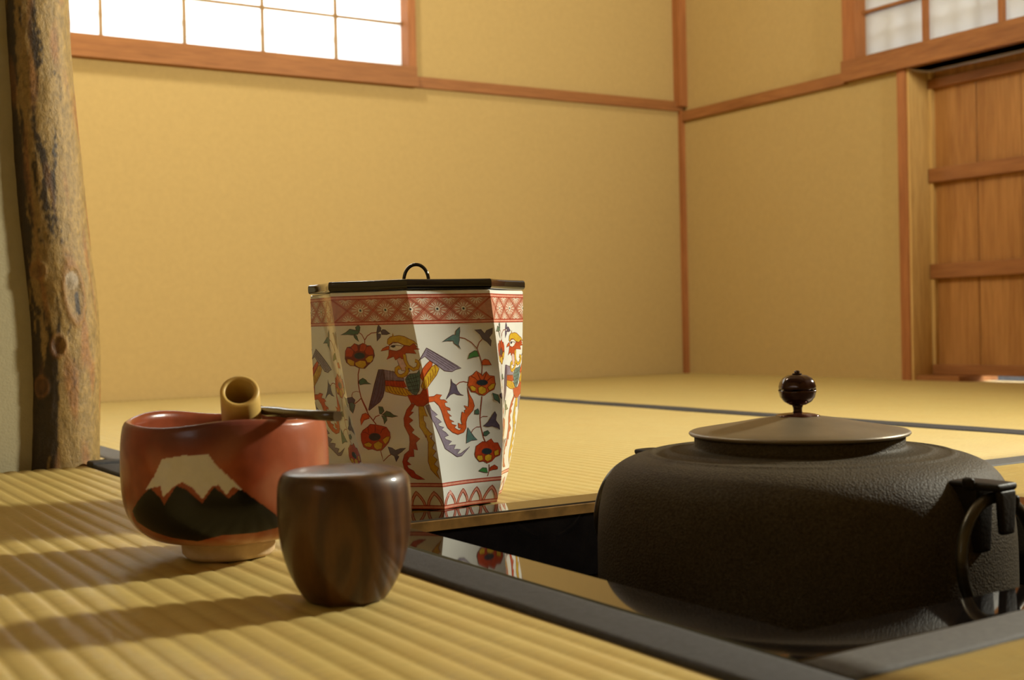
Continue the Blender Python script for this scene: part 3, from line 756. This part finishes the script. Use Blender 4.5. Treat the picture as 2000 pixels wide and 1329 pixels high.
('b','F','y',2,0.5,[(0,621),(50,640),(125,669),(183,677),(221,658),(171,629),(113,609),(54,588),(3,568),(-43,561),(-58,580)]),
('b','L','d',3,0.4,[(167,672),(169,650),(140,623)]),
('b','L','d',3,0.4,[(128,656),(129,633),(105,611)]),
('b','L','d',3,0.4,[(90,641),(90,617),(71,599)]),
('b','L','d',3,0.4,[(51,625),(51,600),(36,587)]),
('b','L','d',3,0.4,[(13,610),(12,584),(1,575)]),
('b','L','d',3,0.4,[(-23,594),(-25,567),(-31,562)]),
('b','F','l',2,0.5,[(105,754),(524,656),(445,650),(392,641),(290,646),(208,672),(114,697),(65,716),(8,705),(-20,698),(37,723)]),
('b','L','k',3,0.35,[(99,743),(435,657)]),
('b','L','k',3,0.35,[(83,724),(362,649)]),
('b','L','k',3,0.35,[(107,752),(490,657)]),
('b','L','k',3,0.35,[(94,733),(404,651)]),
('b','F','r',2,0.5,[(-252,538),(-186,540),(-139,540),(-89,544),(-25,574),(18,571),(9,532),(-5,507),(-74,489),(-155,489),(-203,505),(-218,500)]),
('b','F','o',2,0.5,[(2,532),(84,533),(123,541),(198,536),(156,524),(165,515),(221,514),(258,501),(214,500),(221,483),(282,473),(286,463),(236,467),(237,453),(290,435),(254,438),(255,422),(318,409),(273,410),(283,398),(351,391),(316,383),(337,375),(382,367),(423,375),(378,379),(377,402),(436,392),(428,418),(453,453),(495,445),(492,459),(523,465),(491,482),(554,474),(572,511),(570,572),(587,532),(624,503),(639,477),(614,456),(528,427),(500,404),(493,376),(449,356),(360,348),(277,360),(208,383),(177,417),(154,464),(130,488),(78,510),(-5,507)]),
('b','F','l',2,0.5,[(-49,491),(2,496),(16,472),(52,460),(88,447),(42,441),(98,424),(130,413),(75,406),(91,394),(156,387),(113,377),(168,363),(208,348),(143,343),(154,331),(245,319),(175,302),(303,301),(263,281),(371,278),(309,258),(376,259),(523,286),(455,266),(383,246),(305,244),(224,264),(126,288),(100,320),(61,364),(20,412),(-6,429),(-21,447)]),
('b','F','y',2,0.5,[(-136,489),(-74,489),(-63,461),(-48,442),(-96,445),(-106,424),(-88,410),(-91,391),(-57,370),(-24,361),(-66,352),(-54,335),(-32,360),(-56,341),(-17,320),(-60,295),(-18,280),(-68,259),(-19,241),(-69,219),(-19,201),(-51,182),(-23,148),(-66,167),(-122,194),(-140,231),(-123,268),(-97,323),(-113,359),(-114,342),(-139,370),(-172,393),(-157,435)]),
('b','F','r',2,0.5,[(-180,496),(-249,464),(-214,462),(-288,440),(-241,424),(-302,408),(-250,379),(-288,365),(-195,338),(-258,319),(-253,284),(-305,290),(-315,254),(-378,254),(-422,233),(-375,216),(-432,214),(-422,200),(-356,187),(-337,172),(-222,147),(-322,147),(-400,156),(-480,194),(-486,230),(-441,264),(-368,283),(-338,322),(-326,359),(-327,349),(-369,397),(-357,432),(-297,472),(-214,502)]),
]

PAL = {'r': (0.44, 0.055, 0.014), 'o': (0.58, 0.105, 0.022), 'y': (0.58, 0.36, 0.025), 'g': (0.075, 0.155, 0.105), 'v': (0.05, 0.22, 0.06),
       't': (0.10, 0.19, 0.175), 'b': (0.105, 0.085, 0.135), 'l': (0.26, 0.22, 0.29), 'n': (0.025, 0.04, 0.05), 'd': (0.20, 0.028, 0.014),
       'k': (0.085, 0.045, 0.055), 's': (0.26, 0.045, 0.028), 'p': (0.66, 0.46, 0.42), 'w': (0.72, 0.70, 0.64),
       'band': (0.50, 0.23, 0.155), 'line': (0.36, 0.045, 0.025), 'cream': (0.72, 0.66, 0.55), 'pink': (0.66, 0.30, 0.22)}
PK = list(PAL)
PM = [plain('enamel_'+k, PAL[k], 0.2, var=0.16, scale=400, coat=0.2) for k in PK]
SU, SV = 0.058, 0.150
class Paint:
    def __init__(self): self.bm = bmesh.new()
    def poly(self, pts, col, layer):
        vs = [self.bm.verts.new((x, y, layer)) for x, y in pts]
        try: f = self.bm.faces.new(vs)
        except ValueError: return
        f.material_index = PK.index(col)
    def stroke(self, pts, wd, col, layer, closed=False):
        P = [Vector(p) for p in pts]
        if closed: P = P+[P[0]]
        Q = []
        for a_, b_ in zip(P[:-1], P[1:]):
            m = max(1, int((b_-a_).length/0.003))
            for i in range(m): Q.append(a_.lerp(b_, i/m))
        Q.append(P[-1]); n = len(Q); L = []
        for i in range(n):
            if closed: t = Q[(i+1) % (n-1)]-Q[(i-1) % (n-1)]
            else: t = Q[min(i+1, n-1)]-Q[max(i-1, 0)]
            if t.length < 1e-9: t = Vector((1, 0))
            t.normalize(); nn = Vector((-t.y, t.x))*wd/2
            L.append((self.bm.verts.new((*(Q[i]+nn), layer)), self.bm.verts.new((*(Q[i]-nn), layer))))
        for (a1, b1), (a2, b2) in zip(L[:-1], L[1:]):
            f = self.bm.faces.new((a1, b1, b2, a2)); f.material_index = PK.index(col)
    def build(self, name, parent, u0):
        bm = self.bm
        bmesh.ops.triangulate(bm, faces=[f for f in bm.faces if len(f.verts) > 4])
        cuts = [0.0]+[s*SU/12*i for i in range(1, 13) for s in (-1, 1)]
        for c_ in cuts:
            g = list(bm.verts)+list(bm.edges)+list(bm.faces)
            bmesh.ops.bisect_plane(bm, geom=g, plane_co=(c_, 0, 0), plane_no=(1, 0, 0))
        for i in range(1, 20):
            g = list(bm.verts)+list(bm.edges)+list(bm.faces)
            bmesh.ops.bisect_plane(bm, geom=g, plane_co=(0, SV*i/20, 0), plane_no=(0, 1, 0))
        for vv in bm.verts:
            x, y, l = vv.co
            vv.co = jsurf(u0+x/SU, y/SV, 0.00005+0.00003*l)
        for f in bm.faces:
            c_ = f.calc_center_median()
            f.normal_update()
            if f.normal.dot(Vector((c_.x, c_.y, 0))) < 0: f.normal_flip()
        me = bpy.data.meshes.new(name); bm.to_mesh(me); bm.free()
        return me
BLOOM = {}                                  # entries of each blossom: run back from its dark heart to its base shape
nb_ = 0
for i, e_ in enumerate(ART):
    if e_[0] == 'f' and e_[2] == 'n' and e_[1] == 'F':
        j = i
        while True:
            BLOOM[j] = 'bloom%d' % nb_
            if j < i and e_ is not ART[j] and len(ART[j][5]) >= 15: break
            j -= 1
        nb_ += 1
def art_mesh(key):
    P = Paint()
    for i, (o_, kind, col, layer, wd, pts) in enumerate(ART):
        if BLOOM.get(i, o_) != key: continue
        q = [(x/1000*SU, y/1000*SV) for x, y in pts]
        if kind == 'F':
            P.poly(q, col, layer)
            P.stroke(q, 0.00042, 'd' if col in 'royw' else 'k', layer+0.5, True)
        else:
            if wd > 1.5: P.stroke(q, wd*0.001+0.0007, 'd', layer-0.5)
            P.stroke(q, wd*0.001, col, layer)
    return P
def band_mesh():
    P = Paint()
    u = lambda x: x*SU
    v = lambda y: y*SV
    def hline(y, wd, col, layer): P.stroke([(u(-1), v(y)), (0, v(y)), (u(1), v(y))], wd, col, layer)
    def rect(y0, y1, col, layer):
        for a_, b_ in ((-1, 0), (0, 1)): P.poly([(u(a_), v(y0)), (u(b_), v(y0)), (u(b_), v(y1)), (u(a_), v(y1))], col, layer)
    rect(0.984, 0.996, 'pink', 1); rect(0.866, 0.8776, 'pink', 1); rect(0.8776, 0.984, 'band', 1)
    for y in (0.997, 0.9835, 0.878, 0.8655): hline(y, 0.0007, 'line', 4)
    ylo, yhi, ym = 0.879, 0.983, 0.931
    h = 1/6
    for k in range(6):
        c_ = -1+h+k/3                          # crossings
        for s in (-1, 1):
            for o_ in (-0.012, 0.012):
                P.stroke([(u(max(-1, min(1, c_-h+o_))), v(ym-s*(ym-ylo))), (u(max(-1, min(1, c_+h+o_))), v(ym+s*(yhi-ym)))], 0.00038, 'line', 3)
        for y, sg in ((ylo, 1), (yhi, -1)):     # half flowers
            for q in range(7):
                a = PI*(q+0.5)/7; r0, r1 = 0.0011, 0.0044
                P.stroke([(u(c_)+r0*math.cos(a), v(y)+sg*r0*math.sin(a)), (u(c_)+r1*math.cos(a), v(y)+sg*r1*math.sin(a))], 0.00055, 'cream', 2)
    for k in range(6):
        c_ = -2/3+k/3                          # full flowers (the last one sits on the corner)
        cx = u(c_)
        def ring_(r, n=12): return [(cx+r*math.cos(2*PI*i/n), v(ym)+r*math.sin(2*PI*i/n)) for i in range(n)]
        if c_ < 0.99:
            P.poly(ring_(0.0019), 'cream', 4); P.poly(ring_(0.0008, 8), 'n', 5)
            for q in range(14):
                a = 2*PI*q/14; e = 0.0042+0.0030*abs(math.cos(a))
                P.stroke([(cx+0.0023*math.cos(a), v(ym)+0.0023*math.sin(a)), (cx+e*math.cos(a), v(ym)+e*0.9*math.sin(a))], 0.0006, 'cream', 2)
    rect(0.1145, 0.127, 'pink', 1); rect(0.0055, 0.020, 'pink', 1)
    for y in (0.128, 0.1135, 0.0205, 0.0055): hline(y, 0.0007, 'line', 3)
    for k in range(8):
        c_ = -1+0.125+k*0.25; hw = 0.118
        shape = [(-1, 0.022), (-0.86, 0.042), (-0.6, 0.062), (-0.28, 0.080), (0, 0.091), (0.28, 0.080), (0.6, 0.062), (0.86, 0.042), (1, 0.022)]
        o_ = [(u(c_+hw*a_), v(y)) for a_, y in shape]; i_ = [(u(c_+hw*0.72*a_), v(0.022+(y-0.022)*0.74)) for a_, y in shape]
        P.poly(o_+i_[::-1], 'pink', 1); P.stroke(o_, 0.0006, 'line', 2); P.stroke(i_, 0.0006, 'line', 2)
    return P
for u0 in (0, 2, -2, 4):
    for key, nm in [('b', 'painted_bird'), ('f', 'painted_vines')]+[('bloom%d' % q, 'painted_blossom') for q in range(nb_)]:
        o_ = obj(nm, art_mesh(key).build(nm, WJ, u0), PM, WJ)
        if key == 'f': o_['kind'] = 'stuff'
    obj('painted_border', band_mesh().build('painted_border', WJ, u0), PM, WJ)['kind'] = 'stuff'

# ================================================================== TEA BOWL
BC = Vector((-0.302, 0.1464, 0.0006))
FUJI_W = [(-0.375, 0.0614), (-0.171, 0.0628), (0.069, 0.0623), (0.138, 0.0564), (0.259, 0.0493), (0.364, 0.0426), (0.275, 0.045), (0.22, 0.0409), (0.152, 0.0464), (0.089, 0.0455), (0.004, 0.0393), (-0.083, 0.0457), (-0.176, 0.0489), (-0.276, 0.0457), (-0.379, 0.0403), (-0.403, 0.0466), (-0.499, 0.0454), (-0.591, 0.044), (-0.47, 0.0518)]
FUJI_K = [(-0.867, 0.0308), (-0.643, 0.0406), (-0.523, 0.0453), (-0.413, 0.0402), (-0.375, 0.036), (-0.235, 0.0468), (-0.14, 0.0447), (0.002, 0.0372), (0.116, 0.0455), (0.237, 0.0388), (0.346, 0.0437), (0.474, 0.0378), (0.612, 0.0317), (0.73, 0.0265), (0.767, 0.0205), (0.504, 0.0187), (0.168, 0.0189), (-0.115, 0.0153), (-0.406, 0.0171), (-0.643, 0.0205), (-0.843, 0.0253)]
def inside(x, y, P):
    r_ = False; j = len(P)-1
    for i in range(len(P)):
        if (P[i][1] > y) != (P[j][1] > y) and x < (P[j][0]-P[i][0])*(y-P[i][1])/(P[j][1]-P[i][1])+P[i][0]: r_ = not r_
        j = i
    return r_
outer = spline([(0.0270, 0.0095), (0.040, 0.0118), (0.0485, 0.0172), (0.0540, 0.0245), (0.0567, 0.0335), (0.0578, 0.045), (0.0579, 0.060), (0.0572, 0.0700), (0.0562, 0.0755)], 22)
rim = [(0.0552, 0.0775), (0.0538, 0.0784), (0.0524, 0.0780), (0.0514, 0.0765)]
inner = spline([(0.0508, 0.0745), (0.0512, 0.060), (0.0505, 0.040), (0.047, 0.026), (0.037, 0.0175), (0.018, 0.0145), (0.0, 0.0142)], 6)
bprof = [(0.0, 0.0100)]+outer+rim+inner
NB = 640; verts, faces, cols, rows = [], [], [], []
no = len(outer)+1
def bcol(a, z, side, r):
    nn = noise.noise((math.cos(a)*2.2+7, math.sin(a)*2.2, z*42)); n2 = noise.noise((math.cos(a)*9, math.sin(a)*9, z*150))
    red = Vector((0.275, 0.062, 0.024))*(1+0.28*nn+0.16*n2)
    if nn > 0.08: red = red.lerp(Vector((0.42, 0.17, 0.085)), min(0.55, (nn-0.08)*1.9))
    red = red.lerp(Vector((0.44, 0.15, 0.075)), 0.5*max(0, min(1, (a-0.55)/0.6))*max(0, min(1, (1.9-a)/0.4)))       # paler fire blush on the right
    red = red.lerp(Vector((0.46, 0.28, 0.15)), 0.55*max(0, min(1, (-a-1.05)/0.35))*max(0, min(1, (0.068-z)/0.01)))  # buff run on the left
    if side == 'out':
        k = max(0, min(1, (z-0.056)/0.016))*max(0, 1-((a+0.05)/0.75)**2)      # dark kiln blush below the front rim
        red = red.lerp(Vector((0.085, 0.030, 0.032)), 0.85*k)
        aj = a; zj = z
        if abs(aj) < 0.9 and inside(aj, zj, FUJI_W): return Vector((0.60, 0.57, 0.50))*(1+0.08*nn)
        if abs(aj) < 0.9 and inside(aj, zj, FUJI_K): return Vector((0.006, 0.006, 0.007))
        if z < 0.0165: red = red.lerp(Vector((0.50, 0.27, 0.13)), min(0.8, (0.0165-z)/0.006))
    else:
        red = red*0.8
    return red
for pi_, (r, z) in enumerate(bprof):
    side = 'out' if pi_ < no+2 else 'in'
    if r < 1e-6: rows.append([len(verts)]); verts.append((0, 0, z)); cols.append(Vector((0.4, 0.1, 0.05))); continue
    row = []
    for i in range(NB):
        a = 2*PI*i/NB-PI
        hz = max(0, (z-0.02)/0.06)
        rr = r*(1+0.010*noise.noise((math.cos(a)*1.5, math.sin(a)*1.5, z*25+4))+0.012*hz*math.cos(2*a+0.6))
        zz = z+hz**2*(0.0012*math.sin(a*2-0.5)+0.0010*math.sin(3*a+1.0)+0.0007*math.sin(5*a))
        d = RT*math.sin(a)-FW*math.cos(a)
        row.append(len(verts)); verts.append((d.x*rr, d.y*rr, zz)); cols.append(bcol(a, z, side, r))
    rows.append(row)
for A_, B_ in zip(rows[:-1], rows[1:]):
    for i in range(NB):
        j = (i+1) % NB
        if len(A_) == 1: faces.append((A_[0], B_[j], B_[i]))
        elif len(B_) == 1: faces.append((A_[i], A_[j], B_[0]))
        else: faces.append((A_[i], A_[j], B_[j], B_[i]))
TB = empty('tea_bowl', BC, 'red glazed tea bowl painted with a snow-capped mountain', 'bowl')
me = mesh_from('bowl_body', verts, faces)
bm = bmesh.new(); bm.from_mesh(me); bmesh.ops.recalc_face_normals(bm, faces=bm.faces); bm.to_mesh(me); bm.free()
ca = me.color_attributes.new('glaze', 'FLOAT_COLOR', 'POINT')
for i, c_ in enumerate(cols): ca.data[i].color = (max(0, c_.x), max(0, c_.y), max(0, c_.z), 1)
M_glaze, nt, b = newmat('red_raku_glaze')
at_ = N(nt, 'ShaderNodeAttribute'); at_.attribute_name = 'glaze'
v = coords(nt); f = nz(nt, v, 160, 5, 0.65)
nt.links.new(mixc(nt, 0.35, at_.outputs['Color'], mixc(nt, 1.0, at_.outputs['Color'], ramp(nt, f, [(0.3, (0.7, 0.7, 0.7)), (0.7, (1.0, 1.0, 1.0))]), 'MULTIPLY')), b.inputs['Base Color'])
b.inputs['Roughness'].default_value = 0.25; b.inputs['Coat Weight'].default_value = 0.0; b.inputs['Specular IOR Level'].default_value = 0.30
bump(nt, b, nz(nt, v, 70, 3), 0.12, 0.002)
obj('body', me, M_glaze, TB, True)
M_clay = plain('bare_buff_clay', (0.56, 0.40, 0.22), 0.85, var=0.12, scale=90, bmp=0.4, bscale=260)
foot = obj('foot_ring', lathe_me('foot_ring', [(0.018, 0.004), (0.0195, 0.0), (0.0240, 0.0), (0.0258, 0.0022), (0.0262, 0.0070), (0.0275, 0.0106), (0.0, 0.0106)], 72,
    lambda r, z, a: (r*(1+0.025*math.cos(3*a+1)+0.015*math.cos(7*a)), z if z < 0.001 else z+0.0004*math.cos(5*a))), M_clay, TB, True)

# bamboo whisk standing handle-up inside the bowl
M_bam = plain('pale_bamboo', (0.60, 0.40, 0.115), 0.42, var=0.12, scale=50)
M_bamin = plain('bamboo_end_grain', (0.55, 0.42, 0.20), 0.6, var=0.2, scale=300)
M_thread = plain('dark_thread', (0.03, 0.02, 0.02), 0.8)
E0 = Vector((-0.3086, 0.1032, 0.0953))
dw = (FW*0.79-Vector((0, 0, 1))*0.60-RT*0.14).normalized()
TWK = empty('tea_whisk', E0, 'pale bamboo whisk with hollow handle sticking out of the red bowl', 'whisk')
Mw = (-dw).to_track_quat('Z', 'Y').to_matrix().to_4x4()
hp = [(0.0077, -0.050), (0.0077, -0.0008), (0.0080, 0.0), (0.0099, 0.0), (0.0104, -0.0006), (0.0106, -0.010), (0.0109, -0.030), (0.0112, -0.050), (0.0077, -0.050)]
h_ = obj('handle', rot_me(lathe_me('whisk_handle', hp, 48), Mw), [M_bam], TWK, True)
M_cut = None
tv, tf = [], []
for k in range(48):
    a = 2*PI*k/48; ring_pts = [(0.0100, -0.048), (0.0112, -0.056), (0.0135, -0.066), (0.0140, -0.074), (0.0115, -0.078)]
    base = len(tv)
    for (r, z) in ring_pts:
        for da in (-0.035, 0.035): tv.append((r*math.cos(a+da), r*math.sin(a+da), z))
    for i in range(len(ring_pts)-1): tf.append((base+2*i, base+2*i+1, base+2*i+3, base+2*i+2))
tm = mesh_from('whisk_tines', tv, tf); rot_me(tm, Mw)
ti = obj('tines', tm, M_bam, TWK); sm = ti.modifiers.new('thick', 'SOLIDIFY'); sm.thickness = 0.0004
obj('thread', rot_me(tube_me('whisk_thread', [(0.0113*math.cos(2*PI*i/32), 0.0113*math.sin(2*PI*i/32), -0.0505) for i in range(33)], 0.0006, 8), Mw), M_thread, TWK, True)

# dark bamboo tea scoop lying across the rim
M_scoop = plain('smoked_bamboo', (0.060, 0.036, 0.018), 0.22, var=0.35, scale=40, coat=0.3)
sp = [Vector((-0.2735, 0.0545, 0.0822)), Vector((-0.2790, 0.0720, 0.0822)), Vector((-0.2846, 0.0928, 0.0824)), Vector((-0.2862, 0.1020, 0.0829)), Vector((-0.2875, 0.1120, 0.0828)),
      Vector((-0.2888, 0.1240, 0.0832)), Vector((-0.2898, 0.1330, 0.0850)), Vector((-0.2910, 0.1430, 0.0862)), Vector((-0.2925, 0.1540, 0.0840)), Vector((-0.2940, 0.1620, 0.0790))]
wd = [0.0032, 0.0033, 0.0034, 0.0036, 0.0042, 0.0036, 0.0040, 0.0045, 0.0046, 0.0030]
th = [0.0027, 0.0027, 0.0026, 0.0026, 0.0029, 0.0018, 0.0014, 0.0011, 0.0009, 0.0008]
so = sp[0].copy(); verts, faces = [], []
S8 = 12
for i, P in enumerate(sp):
    t = (sp[min(i+1, len(sp)-1)]-sp[max(i-1, 0)]).normalized(); s_ = t.cross(Vector((0, 0, 1))).normalized(); n_ = s_.cross(t)
    for k in range(S8):
        a = 2*PI*k/S8; ca_, sa_ = math.cos(a), math.sin(a)
        verts.append(P-so+s_*wd[i]*math.copysign(abs(ca_)**0.7, ca_)+n_*th[i]*math.copysign(abs(sa_)**0.7, sa_))
for i in range(len(sp)-1):
    for k in range(S8):
        k2 = (k+1) % S8; faces.append((i*S8+k, i*S8+k2, (i+1)*S8+k2, (i+1)*S8+k))
faces.append(tuple(range(S8-1, -1, -1))); faces.append(tuple(range((len(sp)-1)*S8, len(sp)*S8)))
me = mesh_from('tea_scoop', verts, faces)
bm = bmesh.new(); bm.from_mesh(me); bmesh.ops.recalc_face_normals(bm, faces=bm.faces)
for f_ in bm.faces:
    f_.smooth = len(f_.verts) == 4
bm.to_mesh(me); bm.free()
sc_ = obj('tea_scoop', me, M_scoop); sc_.location = so
tag(sc_, 'dark smoked bamboo tea scoop lying across the red bowl rim', 'scoop')

# ================================================================== TEA CADDY
NC = Vector((-0.2965, -0.0021, 0.0006))
M_cad, nt, b = newmat('lacquered_wood_grain')
v = coords(nt, (1.0, 1.0, 0.28)); wv = N(nt, 'ShaderNodeTexWave'); wv.wave_type = 'RINGS'; wv.rings_direction = 'Y'
mp = wv; wv.inputs['Scale'].default_value = 34; wv.inputs['Distortion'].default_value = 5.5; wv.inputs['Detail'].default_value = 2; wv.inputs['Detail Scale'].default_value = 1.2
off = N(nt, 'ShaderNodeVectorMath'); off.operation = 'ADD'; off.inputs[1].default_value = (0.012, 0.0, -0.006)
nt.links.new(v, off.inputs[0]); nt.links.new(off.outputs[0], wv.inputs['Vector'])
f2 = nz(nt, coords(nt, (1, 1, 0.12)), 420, 3)
c = ramp(nt, wv.outputs['Fac'], [(0.15, (0.036, 0.013, 0.003)), (0.55, (0.066, 0.025, 0.006)), (0.9, (0.092, 0.037, 0.008))])
c = mixc(nt, 0.35, c, ramp(nt, f2, [(0.35, (0.050, 0.019, 0.005)), (0.65, (0.085, 0.036, 0.009))]))
nt.links.new(c, b.inputs['Base Color']); b.inputs['Roughness'].default_value = 0.42; b.inputs['Specular IOR Level'].default_value = 0.25; b.inputs['Coat Weight'].default_value = 0.32; b.inputs['Coat Roughness'].default_value = 0.12
CD = empty('tea_caddy', NC, 'rounded dark wooden tea caddy in front of the red bowl', 'caddy')
seam = 0.0400
up_ = spline([(0.0314, seam), (0.0314, 0.0470), (0.0309, 0.0540), (0.0293, 0.0583), (0.0262, 0.0603), (0.0180, 0.0612), (0.0, 0.0614)], 7)
dn_ = spline([(0.0, 0.0), (0.0165, 0.0), (0.0190, 0.0006), (0.0222, 0.0050), (0.0258, 0.0118), (0.0288, 0.0205), (0.0306, 0.0300), (0.0314, seam)], 7)
obj('lid', lathe_me('caddy_lid', up_, 96), M_cad, CD, True)
obj('body', lathe_me('caddy_body', dn_, 96), M_cad, CD, True)

# ================================================================== BARK PILLAR
PCX = [(-0.06, -0.262), (-0.005, -0.2601), (0.054, -0.2578), (0.0975, -0.2564), (0.147, -0.2562), (0.1966, -0.2612), (0.2358, -0.2652), (0.281, -0.2678), (0.3286, -0.2700), (0.392, -0.2735), (0.4557, -0.2750), (0.7, -0.281), (1.2, -0.276), (CZ, -0.285)]
PRD = [(-0.06, .0348), (0.054, .0340), (0.147, .0345), (0.1966, .0342), (0.281, .0340), (0.392, .0322), (0.4557, .0320), (1.0, .031), (CZ, .029)]
def lerp_tab(T, z):
    for (z0_, a_), (z1_, b_) in zip(T[:-1], T[1:]):
        if z <= z1_:
            t = max(0, (z-z0_)/(z1_-z0_)); return a_+(b_-a_)*t
    return T[-1][1]
def sm_tab(T, z): return sum(lerp_tab(T, max(T[0][0], z+d)) for d in (-0.02, -0.01, 0, 0.01, 0.02))/5
KN = [(0.74, 0.168, 0.36, 0.036), (0.20, 0.117, 0.26, 0.013), (-0.32, 0.078, 0.28, 0.012), (-0.20, 0.190, 0.3, 0.010)]
zs = [-0.052+0.0022*i for i in range(258)]+[0.52+0.03*i for i in range(int((CZ-0.52)/0.03))]+[CZ]
NA = 150; verts, faces, cols = [], [], []
for z in zs:
    cx = sm_tab(PCX, z); R = sm_tab(PRD, z)
    for i in range(NA):
        a = 2*PI*i/NA-PI
        d = RT*math.sin(a)-FW*math.cos(a)
        ca_, sa_ = math.cos(a), math.sin(a)
        n1 = noise.noise((ca_*1.3, sa_*1.3, z*9)); n2 = noise.noise((ca_*5, sa_*5, z*45)); n3 = noise.noise((ca_*16, sa_*16, z*190+9))
        disp = 0.0011*n1+0.0005*n2+0.00022*n3
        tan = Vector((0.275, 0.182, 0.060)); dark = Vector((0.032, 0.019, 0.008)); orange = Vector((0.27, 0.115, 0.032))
        patch = 1.5*noise.noise((ca_*2.2+3, sa_*2.2, z*9+2))+1.0*noise.noise((ca_*6, sa_*6, z*30))+0.6*n3-1.5*math.sin(a-0.35)-0.22  # random mottling, plus shade on the left flank painted into the bark
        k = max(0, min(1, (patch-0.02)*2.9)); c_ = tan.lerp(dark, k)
        og = noise.noise((ca_*3+11, sa_*3, z*16))
        c_ = c_.lerp(orange, max(0, min(0.75, (og-0.18)*2.5))*(1-0.5*k))
        c_ = c_*(1+0.28*n3+0.15*n2)
        for ki, (ka, kz, kw, kh) in enumerate(KN):
            q = math.sqrt(((a-ka)/kw)**2+((z-kz)/kh)**2)
            if q < 1.35:
                rim_ = math.exp(-((q-0.8)/0.16)**2); disp += 0.0011*rim_-(0.0012 if ki == 0 else 0.0018)*max(0, 1-(q/0.7)**2)
                if q < 0.75: c_ = c_.lerp(Vector((0.17, 0.115, 0.055)) if ki == 0 else orange*0.6, 0.8*(1-q))
                c_ = c_.lerp(orange, 0.5*rim_)
                if ki == 0:
                    # pale cut stub at the top of the big scar, dark slot below it
                    q2 = ((a-ka+0.03)/0.19)**2+((z-kz-0.012)/0.0085)**2
                    if q2 < 1: c_ = Vector((0.30, 0.24, 0.17)); disp += 0.0014*(1-q2)
                    q3 = ((a-ka-0.06)/0.07)**2+((z-kz+0.010)/0.012)**2
                    if q3 < 1: c_ = Vector((0.055, 0.045, 0.038))
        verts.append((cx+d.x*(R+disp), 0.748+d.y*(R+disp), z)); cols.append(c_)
for r_ in range(len(zs)-1):
    for i in range(NA):
        j = (i+1) % NA; faces.append((r_*NA+i, r_*NA+j, (r_+1)*NA+j, (r_+1)*NA+i))
faces.append(tuple(reversed(range(NA)))); faces.append(tuple(range((len(zs)-1)*NA, len(zs)*NA)))
me = mesh_from('bark_pillar', verts, faces)
bm = bmesh.new(); bm.from_mesh(me); bmesh.ops.recalc_face_normals(bm, faces=bm.faces); bm.to_mesh(me); bm.free()
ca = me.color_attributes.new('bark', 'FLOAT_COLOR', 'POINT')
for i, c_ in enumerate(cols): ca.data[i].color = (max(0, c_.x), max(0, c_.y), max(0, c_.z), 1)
M_bark, nt, b = newmat('mottled_bark')
at_ = N(nt, 'ShaderNodeAttribute'); at_.attribute_name = 'bark'
v = coords(nt, (1, 1, 0.6)); f = nz(nt, v, 240, 5, 0.7)
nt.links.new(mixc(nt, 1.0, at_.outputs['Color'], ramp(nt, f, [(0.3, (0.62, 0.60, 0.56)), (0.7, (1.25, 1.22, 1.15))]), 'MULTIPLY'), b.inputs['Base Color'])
b.inputs['Roughness'].default_value = 0.55; bump(nt, b, f, 0.8, 0.0016)
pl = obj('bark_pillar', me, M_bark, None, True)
tag(pl, 'mottled bark tree-trunk pillar at the left edge', 'pillar')
